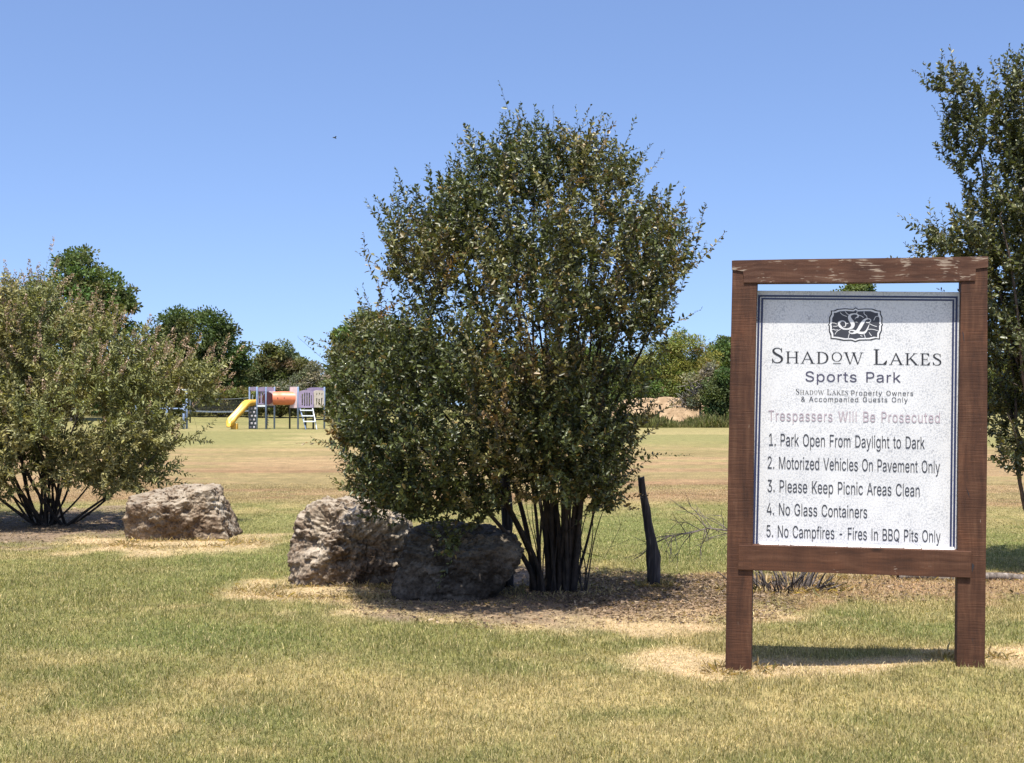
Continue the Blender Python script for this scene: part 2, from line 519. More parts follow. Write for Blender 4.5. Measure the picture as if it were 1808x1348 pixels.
NB = 950000
x, y = scatter(NB, 5.3, 27.0, 1.75, 0.5)
c, mu, st, dry = turf(x, y)
keep = rng.random(NB) > np.clip(mu * 1.0 + 0.35 * dry, 0, 0.965)
x, y, c, mu, st, dry = [q[keep] for q in (x, y, c, mu, st, dry)]
n = len(x)
sz = np.sqrt(y / 6.0)                                       # fewer and broader blades farther off
h = rng.gamma(6, 1 / 6, n) * (0.020 + 0.010 * vnoise(x * 1.7, y * 1.7, seed=81)) * (1 - 0.35 * st) * (1 - 0.35 * sstep(11, 20, y))
wd = rng.uniform(0.0020, 0.0036, n) * sz * 1.15
az = rng.uniform(0, 2 * np.pi, n)
lean = rng.gamma(2.4, 0.30, n) + 0.5 * st + 0.6 * mu
hv = np.c_[np.cos(az), np.sin(az)]
fa = rng.uniform(0, 2 * np.pi, n)
sv = np.c_[np.cos(fa), np.sin(fa)]
base = np.c_[x, y, ground_z(x, y) - 0.003]
lean = np.minimum(lean, 1.45)
def off(hh, ln):
    return np.c_[hv * (hh * np.sin(ln))[:, None], hh * np.cos(ln)]
mid = base + off(h * 0.55, lean * 0.6)
tip = mid + off(h * 0.5, np.minimum(lean * 1.35, 1.6))
s3 = np.c_[sv * (wd * 0.5)[:, None], np.zeros(n)]
v = np.stack([base - s3, base + s3, mid + s3 * 0.8, mid - s3 * 0.8, tip], 1).reshape(-1, 3)
b_ = np.arange(n)[:, None] * 5
var = rng.normal(1.0, 0.22, n)[:, None]
drykind = (rng.random(n) < 0.34)[:, None]
cc = np.where(drykind, c * 0.35 + np.array([0.50, 0.40, 0.205]) * 0.65, c * 1.05)
greener = (rng.random(n) < 0.25)[:, None] & (st < 0.4)[:, None] & (dry < 0.5)[:, None] & (y < B1)[:, None]
cc = np.where(greener, c * 0.5 + np.array([0.115, 0.14, 0.038]) * 0.5, cc)
cc = np.clip(cc * np.clip(var ** 1.3, 0.4, 1.8), 0.01, 0.7)
grass = mesh_np('lawn_grass', v, [b_ + [[0, 1, 2, 3]], b_ + [[3, 2, 4]]], M_blade, col=np.repeat(cc, 5, 0))
tag(grass, 'short patchy green and straw coloured mown grass over the near lawn', 'grass', kind='stuff')

# taller straw left by the mower round posts, boulders and trunks
ring = []
for (px, py, rx, ry, k, hh) in [(1303, 1189, .14, .12, 420, .05), (1713, 1184, .14, .12, 420, .05), (320, 962, .62, .34, 2600, .05), (590, 1046, .50, .30, 2200, .05), (790, 1058, .55, .28, 1500, .035), (1155, 1036, .10, .09, 350, .07), (1388, 1043, .36, .22, 900, .07), (990, 1046, .34, .26, 500, .05), (1700, 1024, 1.1, .10, 1500, .05)]:
    w_ = W(px, py); a = rng.uniform(0, 2 * np.pi, k); q = 0.9 + np.abs(rng.normal(0, .45, k))
    ring.append(np.c_[w_.x + rx * q * np.cos(a), w_.y + ry * q * np.sin(a), rng.gamma(5, .2, k) * hh * .62])
ring = np.concatenate(ring)
rb = np.c_[ring[:, 0], ring[:, 1], ground_z(ring[:, 0], ring[:, 1])]
rd = np.c_[rng.normal(0, .9, (len(ring), 2)), np.ones(len(ring))]
rcx = np.where(rng.random((len(ring), 1)) < .12, np.array([[0.17, 0.17, 0.06]]), np.array([[0.50, 0.385, 0.21]])) * rng.uniform(.6, 1.25, (len(ring), 1))
v, f, cl = leaves(rb, rd, ring[:, 2] * 1.1, .04, rcx, rng, .2, .35)
tag(mesh_np('straw_tufts', v, [f], M_blade, col=cl), 'taller straw tufts left unmown round the posts and boulders', 'grass', kind='stuff')

# bark chips, dead leaves and straw over the beds
NL = 45000
ex = []
for (cx, cy, rx, ry) in MULCH + DRYBED[:2]:
    k = NL // 5
    a = rng.uniform(0, 2 * np.pi, k); rr = np.sqrt(rng.random(k)) * 1.1
    ex.append(np.c_[cx + rx * rr * np.cos(a), cy + ry * rr * np.sin(a)])
ex = np.concatenate(ex)
lx, ly = ex[:, 0], ex[:, 1]
lit = np.array([[0.24, 0.165, 0.11], [0.15, 0.105, 0.075], [0.36, 0.27, 0.18], [0.09, 0.065, 0.05], [0.30, 0.20, 0.12]])[rng.integers(0, 5, len(lx))]
dirs = rng.normal(size=(len(lx), 3)); dirs[:, 2] *= 0.18
v, f, cl = leaves(np.c_[lx, ly, ground_z(lx, ly) + rng.uniform(0.003, 0.014, len(lx))], dirs, rng.gamma(4, 0.25, len(lx)) * 0.019, rng.uniform(0.15, 0.6, len(lx)), lit * rng.uniform(0.6, 1.3, (len(lx), 1)), rng, 0.3, 0.1)
tag(mesh_np('mulch_litter', v, [f], M_blade, col=cl), 'brown bark chips and fallen leaves strewn over the planting beds', 'mulch', kind='stuff')

# ------------------------------------------------------------------ boulders
def rock_mat(name, top, mid_, low, stain):
    m, nt, N, L, p = new_mat(name)
    tc = N.new('ShaderNodeTexCoord')
    n = node(nt, 'ShaderNodeTexNoise'); n.inputs['Scale'].default_value = 3.0; n.inputs['Detail'].default_value = 12; n.inputs['Roughness'].default_value = 0.68
    L.new(tc.outputs['Object'], n.inputs['Vector'])
    r = ramp(nt, [(0.30, stain), (0.42, low), (0.54, mid_), (0.66, top)])
    L.new(n.outputs[0], r.inputs[0])
    n2 = node(nt, 'ShaderNodeTexNoise'); n2.inputs['Scale'].default_value = 34; n2.inputs['Detail'].default_value = 10; n2.inputs['Roughness'].default_value = 0.75
    L.new(tc.outputs['Object'], n2.inputs['Vector'])
    r2 = ramp(nt, [(0.34, (0.35, 0.34, 0.33)), (0.5, (1, 1, 1)), (0.68, (1.35, 1.32, 1.28))])
    L.new(n2.outputs[0], r2.inputs[0])
    c = mixc(nt, 1.0, r.outputs[0], r2.outputs[0], 'MULTIPLY')
    # pale lichen where the stone faces the sky
    ge = N.new('ShaderNodeNewGeometry')
    sx = N.new('ShaderNodeSeparateXYZ'); L.new(ge.outputs['Normal'], sx.inputs[0])
    n4 = node(nt, 'ShaderNodeTexNoise'); n4.inputs['Scale'].default_value = 9; n4.inputs['Detail'].default_value = 8
    L.new(tc.outputs['Object'], n4.inputs['Vector'])
    ma = N.new('ShaderNodeMath'); ma.operation = 'MULTIPLY'; L.new(sx.outputs[2], ma.inputs[0]); L.new(n4.outputs[0], ma.inputs[1])
    lr = ramp(nt, [(0.22, (0, 0, 0)), (0.44, (1, 1, 1))]); L.new(ma.outputs[0], lr.inputs[0])
    lf = N.new('ShaderNodeMath'); lf.operation = 'MULTIPLY'; lf.inputs[1].default_value = 0.5; L.new(lr.outputs[0], lf.inputs[0])
    c = mixc(nt, lf.outputs[0], c, top)
    # dark pits
    vo = node(nt, 'ShaderNodeTexVoronoi'); vo.inputs['Scale'].default_value = 26
    L.new(tc.outputs['Object'], vo.inputs['Vector'])
    vr = ramp(nt, [(0.12, (0.28, 0.26, 0.24)), (0.30, (1, 1, 1))]); L.new(vo.outputs['Distance'], vr.inputs[0])
    c = mixc(nt, 0.22, c, mixc(nt, 1.0, c, vr.outputs[0], 'MULTIPLY'))
    L.new(c, p.inputs['Base Color'])
    p.inputs['Roughness'].default_value = 0.95
    p.inputs['Specular IOR Level'].default_value = 0.15
    ad = N.new('ShaderNodeMath'); ad.operation = 'MULTIPLY_ADD'; ad.inputs[1].default_value = 0.6
    L.new(n2.outputs[0], ad.inputs[0]); L.new(vo.outputs['Distance'], ad.inputs[2])
    b = N.new('ShaderNodeBump'); b.inputs['Strength'].default_value = 0.85; b.inputs['Distance'].default_value = 0.022
    L.new(ad.outputs[0], b.inputs['Height']); L.new(b.outputs[0], p.inputs['Normal'])
    return m

def boulder(name, label, group, outline, Y, extra, mat, seed, amp=0.06, k=14, depth_half=0.45, dents=()):
    pts = [at(px, py, Y) for px, py in outline]
    cen = Vector((sum(p.x for p in pts) / len(pts), Y, sum(p.z for p in pts) / len(pts)))
    q = np.array([[p.x - cen.x, p.z - cen.z] for p in pts])
    area = 0.5 * np.sum(q[:, 0] * np.roll(q[:, 1], -1) - q[:, 1] * np.roll(q[:, 0], -1))
    if area < 0: q = q[::-1]
    pl = []
    for a, b in zip(q, np.roll(q, -1, 0)):
        e = b - a
        nn = np.array([e[1], -e[0]]) / np.hypot(*e)
        d = nn @ a
        pl.append(((nn[0], 0.0, nn[1]), max(d, 0.05)))
    for nrm, d in extra:
        pl.append((tuple(np.array(nrm) / np.linalg.norm(nrm)), d))
    bm = bmesh.new()
    bmesh.ops.create_icosphere(bm, subdivisions=7, radius=1.0)
    me = bpy.data.meshes.new(name)
    bm.to_mesh(me); bm.free()
    v = np.empty(len(me.vertices) * 3, np.float32)
    me.vertices.foreach_get('co', v)
    d = norm(v.reshape(-1, 3).astype(float))
    s = np.zeros(len(d))
    for nn, dd in pl:
        s += (np.maximum(d @ np.array(nn), 0) / dd) ** k
    r = s ** (-1.0 / k)
    P = d * r[:, None]
    o = seed * 11.7
    f1 = fbm(P[:, 0] * 2.6 + o, P[:, 1] * 2.6, P[:, 2] * 2.6, seed, 3)
    rid = 1 - np.abs(2 * fbm(P[:, 0] * 5 + o, P[:, 1] * 5, P[:, 2] * 7, seed + 5, 4) - 1)
    f3 = fbm(P[:, 0] * 16 + o, P[:, 1] * 16, P[:, 2] * 20, seed + 9, 4, 0.6)
    cr = 1 - np.abs(2 * vnoise(P[:, 0] * 3.4 + o, P[:, 1] * 3.4, P[:, 2] * 4.2, seed + 19) - 1)
    disp = amp * (1.5 * (f1 - 0.5) + 0.9 * (rid - 0.75) + 1.1 * (f3 - 0.5) - 0.4 * sstep(0.53, 0.66, fbm(P[:, 0] * 7 + o, P[:, 1] * 7, P[:, 2] * 9, seed + 29, 3)) - 0.12 * sstep(0.8, 1.0, cr))
    for (dx, dy, dz, rad, dep) in dents:
        dd = np.linalg.norm(P - np.array([dx, dy, dz]), axis=1)
        disp -= dep * np.exp(-(dd / rad) ** 2)
    P = P + d * disp[:, None]
    me.vertices.foreach_set('co', P.astype(np.float32).ravel())
    for pp in me.polygons: pp.use_smooth = True
    me.materials.append(mat)
    me.update()
    ob = bpy.data.objects.new(name, me)
    ob.location = cen
    C.objects.link(ob)
    return tag(ob, label, 'boulder', group)

M_rock1 = rock_mat('grey_tan_stone', (0.38, 0.33, 0.255), (0.215, 0.165, 0.112), (0.125, 0.086, 0.055), (0.04, 0.031, 0.025))
M_rock2 = rock_mat('pale_rough_stone', (0.46, 0.40, 0.315), (0.25, 0.20, 0.145), (0.13, 0.091, 0.06), (0.04, 0.032, 0.026))
M_rock3 = rock_mat('shaded_stone', (0.22, 0.185, 0.14), (0.105, 0.085, 0.063), (0.048, 0.038, 0.028), (0.017, 0.014, 0.011))  # lower albedo: shade of the centre tree is painted into this stone
boulder('boulder', 'wedge shaped grey and tan boulder standing alone beside the bush with seed spikes', 'landscape boulders',
        [(228, 968), (224, 905), (236, 868), (284, 856), (330, 858), (372, 850), (386, 872), (412, 948), (408, 966)], 16.1,
        [((-0.25, -0.62, 0.75), 0.30), ((0.25, -1, 0.12), 0.40), ((-0.3, -1, -0.35), 0.36), ((0.1, 1, 0.3), 0.5), ((-0.6, -0.6, 0.1), 0.55)], M_rock1, 3, 0.062, k=26)
boulder('boulder', 'tall pale craggy boulder with a dark hollow, left of the pair under the centre tree', 'landscape boulders',
        [(513, 965), (522, 1052), (700, 1052), (716, 1000), (716, 930), (690, 900), (632, 884), (560, 890), (528, 918)], 12.05,
        [((-0.6, -0.75, 0.25), 0.40), ((0.35, -1, -0.32), 0.34), ((0.1, -0.6, 0.8), 0.40), ((0.1, 1, 0.3), 0.5)], M_rock2, 7, 0.085, k=20,
        dents=((0.20, -0.42, -0.06, 0.16, 0.14), (-0.18, -0.35, 0.20, 0.10, 0.08)))
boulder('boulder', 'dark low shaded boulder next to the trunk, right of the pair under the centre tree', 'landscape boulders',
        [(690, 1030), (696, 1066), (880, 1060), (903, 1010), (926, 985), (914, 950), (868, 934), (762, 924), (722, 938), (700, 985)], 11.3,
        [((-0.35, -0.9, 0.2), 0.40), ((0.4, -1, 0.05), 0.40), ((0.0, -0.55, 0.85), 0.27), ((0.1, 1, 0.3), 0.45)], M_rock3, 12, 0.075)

# ------------------------------------------------------------------ weathered posts, twigs, log
def snag(name, label, cat, prof, Y, mat, seed, group=None):
    """Old post from (px, py, width px) sections, bottom first."""
    bmv, rings, K = [], [], 20
    P = []
    sec = np.array(prof, float)
    ts = np.linspace(0, len(sec) - 1, 60)
    sx, sy, sw = [np.interp(ts, np.arange(len(sec)), sec[:, j]) for j in range(3)]
    v = []
    base = at(sx[0], sy[0], Y)
    for i in range(60):
        c = at(sx[i], sy[i], Y)
        r = sw[i] * 0.5 * Y / FP
        for k in range(K):
            a = 2 * math.pi * k / K
            v.append((c.x - base.x + r * math.cos(a), r * 0.85 * math.sin(a), c.z - base.z))
    v = np.array(v)
    ang = np.tile(np.arange(K) * 2 * np.pi / K, 60)
    hh = v[:, 2]
    gro = fbm(np.cos(ang) * 2.2 + 5, np.sin(ang) * 2.2, hh * 1.6, seed, 4) - 0.5
    kn = fbm(np.cos(ang) * 1.3, np.sin(ang) * 1.3, hh * 7, seed + 3, 3) - 0.5
    cx = np.repeat(v.reshape(60, K, 3).mean(1), K, 0)
    v = cx + (v - cx) * (1 + 0.75 * gro + 0.5 * kn)[:, None]
    v[:, 2] = hh
    v[-K:, 2] += (fbm(np.cos(ang[-K:]) * 2, np.sin(ang[-K:]) * 2, seed=seed, oct=2) - 0.5) * 0.05
    i = np.arange(59)[:, None] * K + np.arange(K)[None]
    j = np.arange(59)[:, None] * K + (np.arange(K)[None] + 1) % K
    f = np.stack([i, j, j + K, i + K], -1).reshape(-1, 4)
    top = len(v)
    v = np.concatenate([v, [v[-K:].mean(0) - [0, 0, 0.01]]])
    ft = np.array([[59 * K + k, 59 * K + (k + 1) % K, top] for k in range(K)])
    ob = mesh_np(name, v, [f, ft], mat, smooth=True)
    ob.location = base
    return tag(ob, label, cat, group)

def charred(name, c1, c2, c3):
    m, nt, N, L, p = new_mat(name)
    tc = N.new('ShaderNodeTexCoord')
    mp = N.new('ShaderNodeMapping'); mp.inputs['Scale'].default_value = (34, 34, 3.2)
    L.new(tc.outputs['Object'], mp.inputs['Vector'])
    n = node(nt, 'ShaderNodeTexNoise'); n.inputs['Scale'].default_value = 1; n.inputs['Detail'].default_value = 9; n.inputs['Distortion'].default_value = 0.6
    L.new(mp.outputs[0], n.inputs['Vector'])
    r = ramp(nt, [(0.38, c1), (0.56, c2), (0.74, c3)])
    L.new(n.outputs[0], r.inputs[0]); L.new(r.outputs[0], p.inputs['Base Color'])
    p.inputs['Roughness'].default_value = 0.85
    b = N.new('ShaderNodeBump'); b.inputs['Strength'].default_value = 0.8; b.inputs['Distance'].default_value = 0.012
    L.new(n.outputs[0], b.inputs['Height']); L.new(b.outputs[0], p.inputs['Normal'])
    return m
M_char = charred('charred_wood', (0.012, 0.010, 0.010), (0.032, 0.026, 0.024), (0.11, 0.095, 0.085))
M_grey = charred('silvered_wood', (0.07, 0.055, 0.042), (0.17, 0.14, 0.115), (0.30, 0.26, 0.22))
snag('weathered_post', 'leaning charred old post with a swollen foot between the centre tree and the sign', 'post',
     [(1155, 1042, 20), (1154, 1018, 24), (1154, 985, 25), (1152, 965, 22), (1146, 930, 17), (1141, 895, 14), (1135, 868, 13), (1132, 842, 12)], 11.75, M_char, 5, 'old wooden posts')
snag('weathered_post', 'upright dark old post standing behind the shaded boulder by the trunk', 'post',
     [(897, 1040, 21), (896, 990, 20), (895, 940, 19), (893, 890, 20), (892, 845, 18), (891, 800, 17)], 11.75, M_char, 15, 'old wooden posts')

def dead_branch():
    T = Tubes()
    r = np.random.default_rng(31)
    Y = 11.9
    def P(px, py, dy=0): q = at(px, py, Y + dy); return [q.x, q.y, q.z]
    main = np.array([P(1345, 1012), P(1320, 960, .05), P(1285, 937, .1), P(1250, 933, .1), P(1222, 941, .05), P(1190, 945), P(1165, 950, -.1)])
    T.add(main, np.linspace(0.011, 0.0025, len(main)))
    for i in range(26):
        t = r.uniform(0.8, 5.6); k = int(t)
        s = main[k] + (main[k + 1] - main[k]) * (t - k)
        d = np.array([r.uniform(-0.34, 0.05), r.uniform(-0.15, 0.15), r.choice([-1, -1, 1]) * r.uniform(0.08, 0.26)])
        q = np.array([s, s + d * 0.4 + [0, 0, 0.02], s + d * 0.75 + r.normal(0, .012, 3), s + d])
        q[:, 2] = np.maximum(q[:, 2], 0.01)
        T.add(q, [0.0042, 0.0032, 0.0024, 0.0014])
        for _ in range(2):
            s2 = q[r.integers(1, 3)]; d2 = d * 0.4 + r.normal(0, 0.06, 3)
            q2 = np.array([s2, s2 + d2 * 0.5, s2 + d2]); q2[:, 2] = np.maximum(q2[:, 2], 0.01)
            T.add(q2, [0.0026, 0.002, 0.0012], 4)
    return T.build('dead_branch', M_grey)
tag(dead_branch(), 'thin bare dead branch arching over the grass at the left sign post', 'branch')

def stubs():
    T = Tubes(); r = np.random.default_rng(37)
    b = W(1385, 1043)
    for i in range(95):
        a = r.uniform(0, 2 * np.pi); rr = r.random() ** .5 * 0.26
        s = np.array([b.x + rr * 1.15 * math.cos(a), b.y + rr * math.sin(a), -0.01])
        d = np.array([math.cos(a) * rr * .7 + r.normal(0, .06), math.sin(a) * rr * .7, r.uniform(0.05, 0.19)])
        T.add(np.array([s, s + d * .5 + r.normal(0, .012, 3), s + d]), [0.011, 0.009, 0.004][0:3] * np.array(r.uniform(.5, 1.2)))
    return T.build('dead_shrub', charred('dead_twigs', (0.018, 0.014, 0.012), (0.065, 0.05, 0.042), (0.24, 0.20, 0.17)))
tag(stubs(), 'cut back dead shrub of short grey stubs seen beneath the sign board', 'shrub')

def log():
    T = Tubes(); r = np.random.default_rng(41)
    a, b = W(1585, 1025), W(1880, 1026)
    n = 40
    t = np.linspace(0, 1, n)
    P = np.c_[a.x + (b.x - a.x) * t, a.y + (b.y - a.y) * t + 0.03 * np.sin(t * 9), 0.028 + 0.012 * np.sin(t * 14)]
    T.add(P, 0.030 + 0.008 * vnoise(t * 12, t * 0, seed=2), 10)
    return T.build('fallen_log', M_grey)
tag(log(), 'thin silvered log lying along the bed edge behind the right sign post', 'log')

# ------------------------------------------------------------------ the sign
SO, SYAW = W(1280, 1189), R(-12)
SU = Vector((math.cos(SYAW), math.sin(SYAW), 0)); SA = Vector((-math.sin(SYAW), math.cos(SYAW), 0))
def S(px, py, dep=0.0):                                     # (s, t) on the sign's plane, dep metres behind its face
    d = ray(px, py); o = Vector((0, 0, EYE))
    q = SO + SA * dep - o
    t = q.dot(SA) / d.dot(SA)
    p = o + d * t - SO
    return (p.dot(SU), p.z)

def signed(p):
    p = np.asarray(p, float)
    return 0.5 * np.sum(p[:, 0] * np.roll(p[:, 1], -1) - p[:, 1] * np.roll(p[:, 0], -1))

def fill(polys, keep_winding=False):
    """Triangles covering the union (non-zero winding) of 2-D outlines."""
    vs, es, loops = [], [], []
    for p in polys:
        p = [tuple(q) for q in p]
        if not keep_winding and signed(p) < 0: p = p[::-1]
        n0 = len(vs); vs += [Vector(q) for q in p]
        es += [(n0 + i, n0 + (i + 1) % len(p)) for i in range(len(p))]
        loops.append(np.array(p, float))
    r = delaunay_2d_cdt(vs, es, [], 0, 1e-6, False)
    V = np.array([tuple(q) for q in r[0]]); T = np.array([f for f in r[2] if len(f) == 3])
    cen = V[T].mean(1)
    wn_ = np.zeros(len(cen), int)
    for p in loops:
        a, b = p, np.roll(p, -1, 0)
        cr = (b[:, 0] - a[:, 0])[None] * (cen[:, 1:2] - a[:, 1][None]) - (cen[:, 0:1] - a[:, 0][None]) * (b[:, 1] - a[:, 1])[None]
        upw = (a[:, 1][None] <= cen[:, 1:2]) & (b[:, 1][None] > cen[:, 1:2]) & (cr > 0)
        dnw = (a[:, 1][None] > cen[:, 1:2]) & (b[:, 1][None] <= cen[:, 1:2]) & (cr < 0)
        wn_ += upw.sum(1) - dnw.sum(1)
    return V, T[wn_ != 0]

def smooth_line(pts, ws, n=8):
    P = np.array(pts, float); Wd = np.array(ws, float)
    if len(P) == 2: return P, Wd
    Q = np.vstack([2 * P[0] - P[1], P, 2 * P[-1] - P[-2]])
    out, ow = [], []
    for i in range(len(P) - 1):
        a, b, c, d = Q[i:i + 4]
        for t in np.arange(n) / n:
            out.append(0.5 * ((2 * b) + (-a + c) * t + (2 * a - 5 * b + 4 * c - d) * t * t + (-a + 3 * b - 3 * c + d) * t ** 3))
            ow.append(Wd[i] + (Wd[i + 1] - Wd[i]) * t)
    out.append(P[-1]); ow.append(Wd[-1])
    return np.array(out), np.array(ow)

def stroke(pts, ws, n=6):
    P, Wd = smooth_line(pts, ws, n)
    T = np.gradient(P, axis=0); T /= np.linalg.norm(T, axis=1)[:, None] + 1e-9
    Nn = np.c_[-T[:, 1], T[:, 0]] * Wd[:, None] * 0.5
    return [[P[i] - Nn[i], P[i + 1] - Nn[i + 1], P[i + 1] + Nn[i + 1], P[i] + Nn[i]] for i in range(len(P) - 1)]

def rc(x0, y0, x1, y1): return [(x0, y0), (x1, y0), (x1, y1), (x0, y1)]

def serif(ch):
    ST, SF = 0.115, 0.04
    def stem(x, w=ST): return [rc(x, 0, x + w, 1), rc(x - 0.085, 0, x + w + 0.085, SF), rc(x - 0.085, 1 - SF, x + w + 0.085, 1)]
    if ch == 'L': return stem(.1) + [rc(.1, 0, .6, .05), [(.46, .03), (.64, 0), (.68, .27), (.645, .27)]], .70
    if ch == 'H': return stem(.1) + stem(.64) + [rc(.2, .475, .66, .525)], .88
    if ch == 'A': return [[(.05, 0), (.105, 0), (.43, .93), (.42, 1.03), (.39, 1.0)], [(.36, .98), (.42, 1.03), (.815, 0), (.675, 0)], rc(.17, .33, .66, .38), rc(-.03, 0, .2, SF), rc(.575, 0, .905, SF)], .88
    if ch == 'D': return stem(.1) + stroke([(.15, .975), (.36, .97), (.58, .86), (.68, .66), (.70, .5), (.68, .34), (.58, .14), (.36, .03), (.15, .025)], [.05, .05, .085, .12, .125, .12, .085, .05, .05]), .84
    if ch == 'O':
        a = np.arange(40) * 2 * np.pi / 40
        return [np.c_[.45 + .43 * np.cos(a), .5 + .52 * np.sin(a)], np.c_[.45 + .32 * np.cos(-a), .5 + .475 * np.sin(-a)]], .90
    if ch == 'W': return [[(.04, 1), (.17, 1), (.42, 0), (.36, -.03)], [(.36, -.03), (.40, .0), (.66, 1), (.615, 1)], [(.53, 1), (.66, 1), (.91, 0), (.85, -.03)], [(.85, -.03), (.90, 0), (1.15, 1), (1.10, 1)],
                          rc(-.04, 1 - SF, .26, 1), rc(.47, 1 - SF, .76, 1), rc(1.0, 1 - SF, 1.24, 1)], 1.22
    if ch == 'K': return stem(.1) + [[(.2, .44), (.25, .42), (.66, 1), (.60, 1)], [(.29, .55), (.37, .63), (.82, 0), (.68, 0)], rc(.50, 1 - SF, .77, 1), rc(.60, 0, .90, SF)], .86
    if ch == 'E': return stem(.1) + [rc(.1, .95, .54, 1), [(.42, .96), (.57, 1), (.59, .76), (.56, .76)], rc(.2, .475, .46, .525), [(.44, .36), (.47, .36), (.47, .64), (.44, .64)], rc(.1, 0, .57, .05), [(.42, .03), (.60, 0), (.64, .26), (.605, .26)]], .68
    if ch == 'S': return stroke([(.50, .74), (.47, .88), (.36, .975), (.22, .97), (.11, .87), (.11, .73), (.22, .60), (.36, .50), (.49, .38), (.52, .22), (.44, .08), (.28, .02), (.14, .07), (.06, .26)], [.03, .03, .05, .05, .09, .115, .12, .125, .12, .10, .07, .05, .04, .03]) + [[(.47, .97), (.52, .97), (.53, .70), (.50, .72)], [(.04, .02), (.09, .02), (.06, .30), (.03, .30)]], .60
    return [], .36

